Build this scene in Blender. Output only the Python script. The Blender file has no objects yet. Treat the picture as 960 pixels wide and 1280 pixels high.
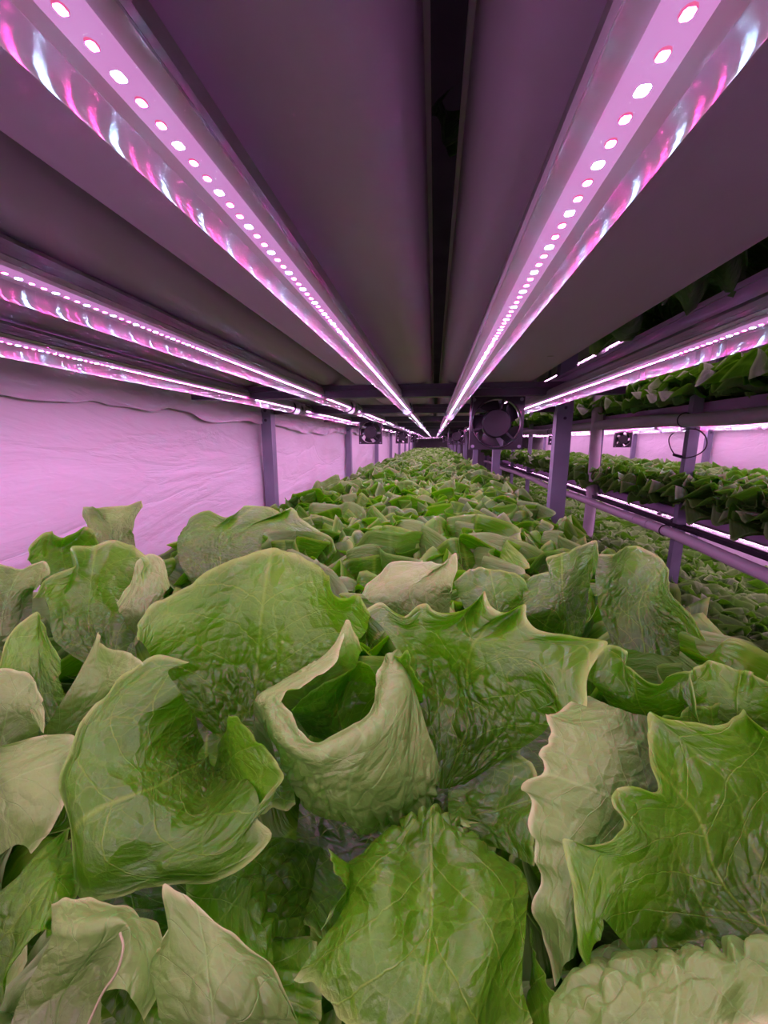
import bpy, bmesh, math, random
import numpy as np
from mathutils import Vector, Matrix

# ------------------------------------------------------------------ camera, world, exposure
SC = bpy.context.scene
COL = SC.collection
F = 481.0                                     # focal length in pixels of a 960x1280 frame
VPX, VPY = 543.0, 551.0                       # where the rack's long lines meet
def _n(v):
    v = np.array(v, float); return v / np.linalg.norm(v)
AY = _n([VPX-480, 640-VPY, F]); AZ = _n([0, F*F/(640-VPY), -F]); AX = np.cross(AY, AZ)
if AX[0] < 0: AX = -AX
M3 = Matrix(((AX[0], AX[1], -AX[2]), (AY[0], AY[1], -AY[2]), (AZ[0], AZ[1], -AZ[2])))
cam_d = bpy.data.cameras.new('camera'); cam = bpy.data.objects.new('camera', cam_d); COL.objects.link(cam)
cam.matrix_world = M3.to_4x4()
cam_d.sensor_fit = 'VERTICAL'; cam_d.sensor_height = 24.0; cam_d.lens = 24.0*F/1280.0
cam_d.clip_start = 0.01; cam_d.clip_end = 60
SC.camera = cam

w = bpy.data.worlds.new('world'); SC.world = w; w.use_nodes = True
w.node_tree.nodes['Background'].inputs[0].default_value = (0.30, 0.16, 0.36, 1)
w.node_tree.nodes['Background'].inputs[1].default_value = 0.02
SC.view_settings.view_transform = 'Standard'; SC.view_settings.look = 'None'
SC.view_settings.gamma = 1.0; SC.view_settings.use_curve_mapping = False
SC.view_settings.exposure = 0.0
SC.cycles.sample_clamp_indirect = 4.0
SC.cycles.max_bounces = 7
SC.cycles.diffuse_bounces = 2
SC.cycles.glossy_bounces = 3
SC.cycles.transparent_max_bounces = 10
SC.cycles.caustics_reflective = False
SC.cycles.caustics_refractive = False
WHITE_LED = 500.0                             # radiance of the white chips
RED_LED = 858.0                                # radiance of the red chips

WCOL = (.60, 1.0, 1.55); RCOL = (1.0, .04, .38)
def P(px, py, d):
    """point seen at pixel (px, py); d > 0: depth in cm, d < 0: height in cm relative to the camera"""
    c = np.array([px-480.0, 640.0-py, F])/F
    r = np.array([c@AX, c@AY, c@AZ])
    t = d/100.0 if d > 0 else (d/100.0)/r[2]
    return r*t

# ------------------------------------------------------------------ materials
def mat(name, color=(.5,.5,.5), rough=.5, metal=0.0, spec=.5, build=None):
    m = bpy.data.materials.new(name); m.use_nodes = True
    nt = m.node_tree; b = nt.nodes['Principled BSDF']
    b.inputs['Base Color'].default_value = (*color, 1); b.inputs['Roughness'].default_value = rough
    b.inputs['Metallic'].default_value = metal; b.inputs['Specular IOR Level'].default_value = spec
    if build: build(nt, b)
    return m
def nd(nt, t, **kw):
    n = nt.nodes.new(t)
    for k, v in kw.items():
        if k.startswith('i_'):
            key = k[2:]; key = int(key) if key.isdigit() else key.replace('_', ' ')
            n.inputs[key].default_value = v
        else: setattr(n, k, v)
    return n
def grime(scale=6.0, lo=.8, hi=1.1, bump=.0, rough=None, stretch=(1,1,1), bscale=None):
    def f(nt, b):
        tc = nd(nt, 'ShaderNodeTexCoord'); mp = nd(nt, 'ShaderNodeMapping'); mp.inputs['Scale'].default_value = stretch
        nt.links.new(tc.outputs['Object'], mp.inputs[0])
        no = nd(nt, 'ShaderNodeTexNoise', i_Scale=scale, i_Detail=5.0); nt.links.new(mp.outputs[0], no.inputs['Vector'])
        mr = nd(nt, 'ShaderNodeMapRange'); mr.inputs['To Min'].default_value = lo; mr.inputs['To Max'].default_value = hi
        mr.inputs['From Min'].default_value = .3; mr.inputs['From Max'].default_value = .7
        nt.links.new(no.outputs[0], mr.inputs[0])
        c = b.inputs['Base Color'].default_value[:]
        vm = nd(nt, 'ShaderNodeVectorMath', operation='SCALE'); vm.inputs[0].default_value = c[:3]
        nt.links.new(mr.outputs[0], vm.inputs['Scale']); nt.links.new(vm.outputs[0], b.inputs['Base Color'])
        if bump:
            n2 = nd(nt, 'ShaderNodeTexNoise', i_Scale=bscale or scale*3, i_Detail=4.0); nt.links.new(mp.outputs[0], n2.inputs['Vector'])
            bp = nd(nt, 'ShaderNodeBump', i_Strength=bump, i_Distance=.01); nt.links.new(n2.outputs[0], bp.inputs['Height'])
            nt.links.new(bp.outputs[0], b.inputs['Normal'])
    return f
def emit(name, col, s):
    m = bpy.data.materials.new(name); m.use_nodes = True; nt = m.node_tree; nt.nodes.clear()
    e = nd(nt, 'ShaderNodeEmission'); e.inputs[0].default_value = (*col, 1); e.inputs[1].default_value = s
    o = nd(nt, 'ShaderNodeOutputMaterial'); nt.links.new(e.outputs[0], o.inputs[0]); return m
def clear_plastic(name):
    m = bpy.data.materials.new(name); m.use_nodes = True; nt = m.node_tree; nt.nodes.clear()
    t = nd(nt, 'ShaderNodeBsdfTransparent'); t.inputs[0].default_value = (.93, .93, .95, 1)
    g = nd(nt, 'ShaderNodeBsdfAnisotropic', distribution='GGX'); g.inputs['Color'].default_value = (1, 1, 1, 1)
    g.inputs['Roughness'].default_value = .19; g.inputs['Anisotropy'].default_value = .95; g.inputs['Rotation'].default_value = .25
    tg = nd(nt, 'ShaderNodeTangent', direction_type='RADIAL', axis='Y'); nt.links.new(tg.outputs[0], g.inputs['Tangent'])
    lw = nd(nt, 'ShaderNodeLayerWeight', i_Blend=.5)
    fr = nd(nt, 'ShaderNodeMath', operation='POWER'); fr.inputs[1].default_value = 4.0; nt.links.new(lw.outputs['Facing'], fr.inputs[0])
    ad = nd(nt, 'ShaderNodeMath', operation='MULTIPLY_ADD', use_clamp=True); ad.inputs[1].default_value = .6; ad.inputs[2].default_value = .12
    nt.links.new(fr.outputs[0], ad.inputs[0])
    mx = nd(nt, 'ShaderNodeMixShader'); nt.links.new(ad.outputs[0], mx.inputs[0])
    nt.links.new(t.outputs[0], mx.inputs[1]); nt.links.new(g.outputs[0], mx.inputs[2])
    # extruded ribs along the cover
    tc = nd(nt, 'ShaderNodeTexCoord'); wv = nd(nt, 'ShaderNodeTexNoise', i_Scale=900.0, i_Detail=1.0)
    mp = nd(nt, 'ShaderNodeMapping'); mp.inputs['Scale'].default_value = (1, .004, 1)
    nt.links.new(tc.outputs['Object'], mp.inputs[0]); nt.links.new(mp.outputs[0], wv.inputs['Vector'])
    bp = nd(nt, 'ShaderNodeBump', i_Strength=.15, i_Distance=.0006); nt.links.new(wv.outputs[0], bp.inputs['Height'])
    nt.links.new(bp.outputs[0], g.inputs['Normal'])
    tl = nd(nt, 'ShaderNodeBsdfTranslucent'); tl.inputs[0].default_value = (.85, .85, .9, 1)
    hz = nd(nt, 'ShaderNodeMixShader'); hz.inputs[0].default_value = .011
    nt.links.new(mx.outputs[0], hz.inputs[1]); nt.links.new(tl.outputs[0], hz.inputs[2])
    o = nd(nt, 'ShaderNodeOutputMaterial'); nt.links.new(hz.outputs[0], o.inputs[0]); return m

def film_build(nt, b):
    tc = nd(nt, 'ShaderNodeTexCoord')
    n1 = nd(nt, 'ShaderNodeTexNoise', i_Scale=2.2, i_Detail=6.0, i_Distortion=1.6)
    mp = nd(nt, 'ShaderNodeMapping'); mp.inputs['Scale'].default_value = (1, .7, 2.2); mp.inputs['Rotation'].default_value = (.35, 0, 0)
    nt.links.new(tc.outputs['Object'], mp.inputs[0]); nt.links.new(mp.outputs[0], n1.inputs['Vector'])
    n2 = nd(nt, 'ShaderNodeTexNoise', i_Scale=24.0, i_Detail=6.0, i_Distortion=.8); nt.links.new(mp.outputs[0], n2.inputs['Vector'])
    v = nd(nt, 'ShaderNodeTexVoronoi', feature='DISTANCE_TO_EDGE', i_Scale=2.6)
    dm = nd(nt, 'ShaderNodeMixRGB', blend_type='ADD'); dm.inputs[0].default_value = .35
    nt.links.new(mp.outputs[0], dm.inputs[1]); nt.links.new(n1.outputs[1], dm.inputs[2]); nt.links.new(dm.outputs[0], v.inputs['Vector'])
    cr = nd(nt, 'ShaderNodeMapRange'); cr.inputs['From Max'].default_value = .05; nt.links.new(v.outputs[0], cr.inputs[0])
    a = nd(nt, 'ShaderNodeMath', operation='MULTIPLY_ADD'); a.inputs[1].default_value = .10
    nt.links.new(cr.outputs[0], a.inputs[0]); nt.links.new(n1.outputs[0], a.inputs[2])
    a2 = nd(nt, 'ShaderNodeMath', operation='MULTIPLY_ADD'); a2.inputs[1].default_value = .12
    nt.links.new(n2.outputs[0], a2.inputs[0]); nt.links.new(a.outputs[0], a2.inputs[2])
    bp = nd(nt, 'ShaderNodeBump', i_Strength=.32, i_Distance=.03); nt.links.new(a2.outputs[0], bp.inputs['Height'])
    nt.links.new(bp.outputs[0], b.inputs['Normal'])

def leaf_mat(name, base, light, rim, vein, trans=.35, puff=.5, big=False, spec=.5, rough=.36, sheen=.0, tint=(.55, 1.15, .03), ):
    m = bpy.data.materials.new(name); m.use_nodes = True; nt = m.node_tree; b = nt.nodes['Principled BSDF']
    L = nt.links.new
    uv = nd(nt, 'ShaderNodeUVMap', uv_map='cm'); ab = nd(nt, 'ShaderNodeUVMap', uv_map='uv')
    sep = nd(nt, 'ShaderNodeSeparateXYZ'); L(ab.outputs[0], sep.inputs[0])      # x: -1..1 across, y: 0..1 base to rim
    no = nd(nt, 'ShaderNodeTexNoise', i_Scale=.55, i_Detail=4.0); L(uv.outputs[0], no.inputs['Vector'])
    wr = nd(nt, 'ShaderNodeMixRGB', blend_type='ADD'); wr.inputs[0].default_value = 1.1
    L(uv.outputs[0], wr.inputs[1]); L(no.outputs[1], wr.inputs[2])
    def ln(feature_scale, width):
        v = nd(nt, 'ShaderNodeTexVoronoi', feature='DISTANCE_TO_EDGE', i_Scale=feature_scale); L(wr.outputs[0], v.inputs['Vector'])
        mr = nd(nt, 'ShaderNodeMapRange', interpolation_type='SMOOTHSTEP'); mr.inputs['From Max'].default_value = width
        mr.inputs['To Min'].default_value = 1; mr.inputs['To Max'].default_value = 0
        L(v.outputs[0], mr.inputs[0]); return v, mr
    v1, l1 = ln(.42, .022); v2, l2 = ln(1.25, .04)
    # side veins sweeping up from the midrib
    ax = nd(nt, 'ShaderNodeMath', operation='ABSOLUTE'); L(sep.outputs[0], ax.inputs[0])
    wn = nd(nt, 'ShaderNodeMath', operation='MULTIPLY_ADD'); wn.inputs[1].default_value = .10; L(no.outputs[0], wn.inputs[0]); L(sep.outputs[1], wn.inputs[2])
    sw = nd(nt, 'ShaderNodeMath', operation='MULTIPLY_ADD'); sw.inputs[1].default_value = -.42; L(ax.outputs[0], sw.inputs[0]); L(wn.outputs[0], sw.inputs[2])
    m5 = nd(nt, 'ShaderNodeMath', operation='MULTIPLY'); m5.inputs[1].default_value = 5.0; L(sw.outputs[0], m5.inputs[0])
    fr = nd(nt, 'ShaderNodeMath', operation='PINGPONG'); fr.inputs[1].default_value = .5; L(m5.outputs[0], fr.inputs[0])
    sl = nd(nt, 'ShaderNodeMapRange', interpolation_type='SMOOTHSTEP'); sl.inputs['From Max'].default_value = .03; sl.inputs['To Min'].default_value = 1; sl.inputs['To Max'].default_value = 0
    L(fr.outputs[0], sl.inputs[0])
    mid = nd(nt, 'ShaderNodeMapRange', interpolation_type='SMOOTHSTEP'); mid.inputs['From Max'].default_value = .025; mid.inputs['To Min'].default_value = 1; mid.inputs['To Max'].default_value = 0
    L(ax.outputs[0], mid.inputs[0])
    mxv = nd(nt, 'ShaderNodeMath', operation='MAXIMUM'); L(sl.outputs[0], mxv.inputs[0]); L(mid.outputs[0], mxv.inputs[1])
    s1 = nd(nt, 'ShaderNodeMath', operation='MULTIPLY'); s1.inputs[1].default_value = .55; L(l1.outputs[0], s1.inputs[0])
    mx2 = nd(nt, 'ShaderNodeMath', operation='MAXIMUM'); L(mxv.outputs[0], mx2.inputs[0]); L(s1.outputs[0], mx2.inputs[1])
    s2 = nd(nt, 'ShaderNodeMath', operation='MULTIPLY'); s2.inputs[1].default_value = .30; L(l2.outputs[0], s2.inputs[0])
    vn = nd(nt, 'ShaderNodeMath', operation='MAXIMUM'); L(mx2.outputs[0], vn.inputs[0]); L(s2.outputs[0], vn.inputs[1])
    # colour
    n2 = nd(nt, 'ShaderNodeTexNoise', i_Scale=.35, i_Detail=5.0, i_Roughness=.6); L(uv.outputs[0], n2.inputs['Vector'])
    oi = nd(nt, 'ShaderNodeObjectInfo')
    k = nd(nt, 'ShaderNodeMath', operation='MULTIPLY_ADD'); k.inputs[1].default_value = .55; k.inputs[2].default_value = -.28
    L(oi.outputs['Random'], k.inputs[0])
    k2 = nd(nt, 'ShaderNodeMath', operation='ADD', use_clamp=True); L(n2.outputs[0], k2.inputs[0]); L(k.outputs[0], k2.inputs[1])
    cm = nd(nt, 'ShaderNodeMixRGB'); cm.inputs[1].default_value = (*base, 1); cm.inputs[2].default_value = (*light, 1)
    L(k2.outputs[0], cm.inputs[0])
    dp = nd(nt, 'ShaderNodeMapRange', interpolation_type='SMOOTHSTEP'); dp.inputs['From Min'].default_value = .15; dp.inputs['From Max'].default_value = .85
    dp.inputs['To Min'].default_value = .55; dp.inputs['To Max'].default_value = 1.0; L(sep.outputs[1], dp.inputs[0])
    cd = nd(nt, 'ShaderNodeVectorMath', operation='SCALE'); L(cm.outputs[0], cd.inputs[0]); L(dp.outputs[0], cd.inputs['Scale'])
    rm = nd(nt, 'ShaderNodeMapRange', interpolation_type='SMOOTHSTEP'); rm.inputs['From Min'].default_value = .95; rm.inputs['From Max'].default_value = 1.0; rm.inputs['To Max'].default_value = .75
    L(sep.outputs[1], rm.inputs[0])
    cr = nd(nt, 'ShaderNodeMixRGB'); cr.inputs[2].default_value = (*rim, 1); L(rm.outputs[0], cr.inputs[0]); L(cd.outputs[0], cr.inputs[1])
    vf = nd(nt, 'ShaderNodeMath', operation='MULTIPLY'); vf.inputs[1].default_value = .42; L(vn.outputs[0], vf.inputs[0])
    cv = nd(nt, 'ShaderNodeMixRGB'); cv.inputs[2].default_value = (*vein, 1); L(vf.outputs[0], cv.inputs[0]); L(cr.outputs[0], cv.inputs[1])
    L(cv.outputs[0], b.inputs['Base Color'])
    b.inputs['Roughness'].default_value = rough; b.inputs['Specular IOR Level'].default_value = spec
    b.inputs['Sheen Weight'].default_value = sheen; b.inputs['Sheen Roughness'].default_value = .5
    # relief: veins sunk, tissue puffed between them
    h1 = nd(nt, 'ShaderNodeMath', operation='MINIMUM'); h1.inputs[1].default_value = .30; L(v1.outputs[0], h1.inputs[0])
    h2 = nd(nt, 'ShaderNodeMath', operation='MINIMUM'); h2.inputs[1].default_value = .25; L(v2.outputs[0], h2.inputs[0])
    h2b = nd(nt, 'ShaderNodeMath', operation='MULTIPLY_ADD'); h2b.inputs[1].default_value = .55; L(h2.outputs[0], h2b.inputs[0]); L(h1.outputs[0], h2b.inputs[2])
    n3 = nd(nt, 'ShaderNodeTexNoise', i_Scale=7.0, i_Detail=3.0); L(uv.outputs[0], n3.inputs['Vector'])
    h3 = nd(nt, 'ShaderNodeMath', operation='MULTIPLY_ADD'); h3.inputs[1].default_value = .10; L(n3.outputs[0], h3.inputs[0]); L(h2b.outputs[0], h3.inputs[2])
    h4 = nd(nt, 'ShaderNodeMath', operation='MULTIPLY_ADD'); h4.inputs[1].default_value = -.05; L(mxv.outputs[0], h4.inputs[0]); L(h3.outputs[0], h4.inputs[2])
    bp = nd(nt, 'ShaderNodeBump', i_Strength=puff, i_Distance=.004); L(h4.outputs[0], bp.inputs['Height']); L(bp.outputs[0], b.inputs['Normal'])
    tl = nd(nt, 'ShaderNodeBsdfTranslucent'); L(bp.outputs[0], tl.inputs['Normal'])
    tc = nd(nt, 'ShaderNodeMixRGB', blend_type='MULTIPLY'); tc.inputs[0].default_value = 1.0; tc.inputs[2].default_value = (*tint, 1)
    L(cv.outputs[0], tc.inputs[1]); L(tc.outputs[0], tl.inputs[0])
    mx = nd(nt, 'ShaderNodeMixShader'); mx.inputs[0].default_value = trans
    L(b.outputs[0], mx.inputs[1]); L(tl.outputs[0], mx.inputs[2]); L(mx.outputs[0], nt.nodes['Material Output'].inputs[0])
    return m

M = {
 'channel': mat('channel_plastic', (.56, .38, .64), .55, spec=.3, build=grime(5, .85, 1.1, stretch=(1, .3, 1))),
 'housing': mat('tube_housing', (.42, .40, .43), .38, metal=.6, build=grime(20, .85, 1.1, stretch=(1, .05, 1))),
 'cover': clear_plastic('tube_cover'),
 'board': emit('led_board_glow', (1.0, .40, .95), .62),  # chip light scattered over the board, put in as an even emission
 'white_led': emit('white_led', WCOL, WHITE_LED),
 'red_led': emit('red_led', RCOL, RED_LED),
 'package': emit('led_package', (1.0, .10, .30), .9),  # red halo round the red chips, put in as emission
 'end_cap': mat('end_cap', (.55, .45, .55), .4),
 'steel': mat('painted_steel', (.27, .28, .36), .45, metal=.2, build=grime(8, .8, 1.1, bump=.1)),
 'dark': mat('dark_steel', (.07, .06, .09), .5, metal=.2, build=grime(9, .8, 1.1)),
 'black': mat('black_plastic', (.018, .016, .022), .32, build=grime(15, .8, 1.2)),
 'blade': mat('fan_blade', (.03, .027, .035), .25),
 'pvc': mat('pvc_pipe', (.78, .72, .78), .42, build=grime(7, .85, 1.08, bump=.1, stretch=(1, .3, 1))),
 'film': mat('white_film', (.84, .80, .84), .38, spec=.45, build=film_build),
 'clear_film': mat('clear_film', (.80, .74, .80), .18, spec=.6, build=film_build),
 'floor': mat('floor_paint', (.16, .17, .18), .5, build=grime(3, .7, 1.2, bump=.1)),
 'ceil': mat('ceiling_paint', (.10, .09, .11), .8, build=grime(3, .8, 1.2)),
 'tray': mat('black_tray', (.03, .028, .035), .25, build=grime(12, .8, 1.2)),
 'foil': mat('silver_foil', (.75, .72, .75), .22, metal=.9, build=grime(30, .7, 1.1, bump=.6, bscale=60)),
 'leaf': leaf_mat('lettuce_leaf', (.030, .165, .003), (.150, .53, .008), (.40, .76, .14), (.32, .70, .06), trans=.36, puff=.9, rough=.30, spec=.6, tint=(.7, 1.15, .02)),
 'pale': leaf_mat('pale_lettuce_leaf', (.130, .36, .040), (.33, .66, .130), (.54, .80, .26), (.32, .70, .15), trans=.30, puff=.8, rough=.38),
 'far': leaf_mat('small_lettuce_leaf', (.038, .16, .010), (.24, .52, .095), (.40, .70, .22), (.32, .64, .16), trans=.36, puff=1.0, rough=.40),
 'dim': leaf_mat('shaded_lettuce_leaf', (.045, .120, .035), (.09, .21, .06), (.14, .27, .09), (.16, .28, .10), trans=.2, puff=1.0),  # darker copy of the leaf, with the gap's shade put into its colour
 'burn': mat('tip_burn', (.30, .40, .14), .6),
}

for k_ in ('white_led', 'red_led'): M[k_].cycles.emission_sampling = 'FRONT'
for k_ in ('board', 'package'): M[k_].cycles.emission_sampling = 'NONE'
# ------------------------------------------------------------------ object helpers
def tag(o, label=None, cat=None, group=None, kind=None):
    if label: o['label'] = label
    if cat: o['category'] = cat
    if group: o['group'] = group
    if kind: o['kind'] = kind
    return o
def empty(name, loc, label, cat, group=None):
    o = bpy.data.objects.new(name, None); COL.objects.link(o); o.location = loc
    o.empty_display_size = .02
    return tag(o, label, cat, group)
def link(name, me, parent=None, loc=(0,0,0), rot=(0,0,0)):
    o = bpy.data.objects.new(name, me); COL.objects.link(o); o.location = loc; o.rotation_euler = rot
    if parent: o.parent = parent
    return o
def mesh(name, verts, faces, m, smooth=False):
    me = bpy.data.meshes.new(name); me.from_pydata([tuple(v) for v in verts], [], faces); me.materials.append(m)
    if smooth: me.polygons.foreach_set('use_smooth', [True]*len(me.polygons))
    me.update(); return me
class MB:
    def __init__(s): s.v = []; s.f = []
    def add(s, vs, fs):
        n = len(s.v); s.v += [tuple(v) for v in vs]; s.f += [tuple(i+n for i in f) for f in fs]; return s
    def box(s, x0, x1, y0, y1, z0, z1, bev=0):
        if bev:
            bm = bmesh.new(); bmesh.ops.create_cube(bm, size=1)
            for v in bm.verts: v.co = Vector(((x0+x1)/2+v.co.x*(x1-x0), (y0+y1)/2+v.co.y*(y1-y0), (z0+z1)/2+v.co.z*(z1-z0)))
            bmesh.ops.bevel(bm, geom=bm.edges[:], offset=bev, segments=2, affect='EDGES')
            bm.verts.index_update()
            s.add([v.co[:] for v in bm.verts], [[v.index for v in f.verts] for f in bm.faces]); bm.free(); return s
        return s.add([(x0,y0,z0),(x1,y0,z0),(x1,y1,z0),(x0,y1,z0),(x0,y0,z1),(x1,y0,z1),(x1,y1,z1),(x0,y1,z1)],
              [(0,3,2,1),(4,5,6,7),(0,1,5,4),(1,2,6,5),(2,3,7,6),(3,0,4,7)])
    def prism(s, prof, y0, y1, closed=True, caps=False):
        """profile of (x,z) swept along y"""
        n = len(prof); vs = [(x,y0,z) for x,z in prof]+[(x,y1,z) for x,z in prof]
        fs = [(i,(i+1)%n,n+(i+1)%n,n+i) for i in range(n if closed else n-1)]
        if caps: fs += [tuple(range(n-1,-1,-1)), tuple(range(n,2*n))]
        return s.add(vs, fs)
    def tube(s, pts, r, seg=10, caps=True):
        pts = [Vector(p) for p in pts]; vs = []; n = len(pts); up = None
        for i, p in enumerate(pts):
            t = (pts[min(i+1,n-1)]-pts[max(i-1,0)]).normalized()
            if up is None: up = Vector((0,0,1)) if abs(t.z) < .9 else Vector((1,0,0))
            a = t.cross(up).normalized(); b = a.cross(t).normalized(); up = b
            rr = r[i] if isinstance(r, (list, tuple)) else r
            for k in range(seg):
                q = 2*math.pi*k/seg; vs.append(p+a*math.cos(q)*rr+b*math.sin(q)*rr)
        fs = [(i*seg+k, i*seg+(k+1)%seg, (i+1)*seg+(k+1)%seg, (i+1)*seg+k) for i in range(n-1) for k in range(seg)]
        if caps: fs += [tuple(range(seg-1,-1,-1)), tuple((n-1)*seg+k for k in range(seg))]
        return s.add(vs, fs)
    def me(s, name, m, smooth=False):
        me = mesh(name, s.v, s.f, m, smooth)
        if smooth == 'auto':
            me.polygons.foreach_set('use_smooth', [True]*len(me.polygons))
            try: me.set_sharp_from_angle(angle=math.radians(40))
            except Exception: pass
        return me
    def build(s, name, m, parent=None, smooth=False):
        return link(name, s.me(name, m, smooth), parent)
ORD = ['first','second','third','fourth','fifth','sixth','seventh','eighth','ninth','tenth','eleventh','twelfth',
       'thirteenth','fourteenth','fifteenth','sixteenth','seventeenth','eighteenth','nineteenth','twentieth']
ORD += ['twenty-'+o for o in ORD[:9]]+['thirtieth']+['thirty-'+o for o in ORD[:9]]

# ------------------------------------------------------------------ setting
WALL_X = -.60; RW = 2.42; END = 12.6; BACK = -1.3; FLOOR = -1.5; CEIL = 1.55
rs = np.random.RandomState(5)
def vnoise(x, y, seed=0):
    """smooth value noise on arrays"""
    xi = np.floor(x).astype(int); yi = np.floor(y).astype(int); xf = x-xi; yf = y-yi
    xf = xf*xf*(3-2*xf); yf = yf*yf*(3-2*yf)
    def h(a, b):
        n = (a*374761393 + b*668265263 + seed*982451653) & 0x7fffffff
        n = ((n ^ (n >> 13)) * 1274126177) & 0x7fffffff
        n = (n ^ (n >> 16)) & 0xffff
        return n/65535.0*2-1
    return (h(xi,yi)*(1-xf)+h(xi+1,yi)*xf)*(1-yf)+(h(xi,yi+1)*(1-xf)+h(xi+1,yi+1)*xf)*yf
def fbm(x, y, seed=0, o=3):
    s = 0; a = 1
    for k in range(o): s = s+a*vnoise(x*2**k, y*2**k, seed+k); a *= .5
    return s
def grid_faces(nu, nv):
    i, j = np.meshgrid(np.arange(nv-1), np.arange(nu-1), indexing='ij')
    a = i*nu+j; return np.stack([a, a+1, a+nu+1, a+nu], -1).reshape(-1, 4)
def film_wall(name, x, y0, y1, z0, z1, m, amp=.006, sy=3.0, sz=5.0, seed=1):
    nu, nv = int((y1-y0)*28), int((z1-z0)*28)
    Y, Zz = np.meshgrid(np.linspace(y0, y1, nu), np.linspace(z0, z1, nv))
    xx = x+amp*fbm(Y*sy+Zz*1.5, Zz*sz-Y, seed, 3)
    v = np.stack([xx, Y, Zz], -1).reshape(-1, 3)
    return link(name, mesh(name, v, grid_faces(nu, nv).tolist(), m, True))
tag(film_wall('wall_left', WALL_X, BACK, END, FLOOR, CEIL, M['film'], .009), kind='structure')
tag(film_wall('wall_right', RW, BACK, END, FLOOR, CEIL, M['film'], .006, seed=9), kind='structure')
tag(MB().box(WALL_X-.02, RW+.02, END, END+.05, FLOOR, CEIL).build('wall_far', M['film']), kind='structure')
tag(MB().box(WALL_X-.02, RW+.02, BACK-.05, BACK, FLOOR, CEIL).build('wall_near', M['film']), kind='structure')
tag(MB().box(WALL_X-.02, RW+.02, BACK-.05, END+.05, FLOOR-.05, FLOOR).build('floor', M['floor']), kind='structure')
tag(MB().box(WALL_X-.02, RW+.02, BACK-.05, END+.05, CEIL, CEIL+.05).build('ceiling', M['ceil']), kind='structure')

# loose fold of clear film along the top of the left wall
def film_fold():
    nu, nv = 260, 14
    Y, V = np.meshgrid(np.linspace(.0, 5.0, nu), np.linspace(0, 1, nv))
    zb = .052+.020*fbm(Y*4, V*0+2, 21, 4)
    z = .165*(1-V)+zb*V
    x = WALL_X+.013+.002*V+.004*fbm(Y*9, V*4, 22, 3)*V+.003*fbm(Y*30+V*4, V*12, 26, 2)
    o = link('film_fold', mesh('film_fold', np.stack([x, Y, z], -1).reshape(-1, 3), grid_faces(nu, nv).tolist(), M['clear_film'], True))
    tag(o, 'crinkled plastic film fold hanging along the top of the left wall', 'plastic film')
film_fold()

# ------------------------------------------------------------------ racks
POSTS = [-.02+1.30*k if k else -.02 for k in range(0, 10)]
POSTS = [1.30+1.28*k for k in range(-2, 9)]
def post(name, x0, x1, y, z0, z1, label, group, d=.035):
    t = empty(name, ((x0+x1)/2, y, z0), label, 'post', group)
    cx = (x0+x1)/2; w2 = (x1-x0)/2
    # open steel channel profile
    m = MB()
    a = w2; b = d/2; tck = .003
    prof = [(-a,-b),(a,-b),(a,b),(a-tck,b),(a-tck,-b+tck),(-a+tck,-b+tck),(-a+tck,b),(-a,b)]
    vs = [(px, py, 0) for px, py in prof]+[(px, py, z1-z0) for px, py in prof]; n = len(prof)
    m.add(vs, [(i,(i+1)%n,n+(i+1)%n,n+i) for i in range(n)]+[(0,5,6,7)[::-1],(0,1,4,5)[::-1],(1,2,3,4)[::-1],(8,13,14,15),(8,9,12,13),(9,10,11,12)])
    m.build('upright', M['steel'], t)
    f = MB().box(-w2-.008, w2+.008, -d/2-.008, d/2+.008, 0, .006); f.build('foot_plate', M['dark'], t)
    for k in range(2):
        bz = -z0+.10-.026*k*1.2
        MB().tube([(0, -b-.004, bz), (0, -b, bz)], .005, 8).build('bolt', M['dark'], t)
    return t
for k, y in enumerate(POSTS):
    if y < 0: continue
    o = ORD[k-1] if k-1 < len(ORD) else 'last'
    post('rack_post', -.589, -.553, y, FLOOR, CEIL-.002, f'purple-grey steel post against the pink left wall, {o} from the camera', 'posts by the left wall')
    post('rack_post', .354+.02, .421, y, FLOOR, CEIL-.002, f'purple-grey steel post on the aisle side of the near rack, {o} from the camera', 'posts along the aisle')
OX = 1.46
OPOSTS = [2.48+1.28*k for k in range(-1, 8)]
for k, y in enumerate(OPOSTS):
    o = ORD[k]
    post('rack_post', OX-.01, OX+.045, y, FLOOR, CEIL-.002, f'front steel post of the far rack across the aisle, {o} from the right edge', 'front posts of the far rack', d=.04)
    post('rack_post', RW-.065, RW-.02, y, FLOOR, CEIL-.002, f'rear steel post against the right pink wall, {o} from the right edge', 'rear posts of the far rack')

# cross beams under the channels
CB = .118
BEAMS = [.86, 1.30+.02] + [1.94+.64*k for k in range(0, 16)]
for k, y in enumerate(BEAMS):
    t = empty('cross_beam', (0, y, CB-.010), f'dark steel cross beam under the overhead channels, {ORD[k] if k<len(ORD) else "last"} from the camera', 'beam', 'cross beams under the channels')
    yy = .012
    m = MB().box(-.553, .374, -yy, yy, -.018, -.0015) if k % 2 else MB().box(-.553, .374, -yy, yy, -.016, -.0015)
    m.build('beam', M['dark'], t)
    MB().box(-.553, .374, -yy-.006, yy+.006, -.0015, .009).build('flange', M['dark'], t)

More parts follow.
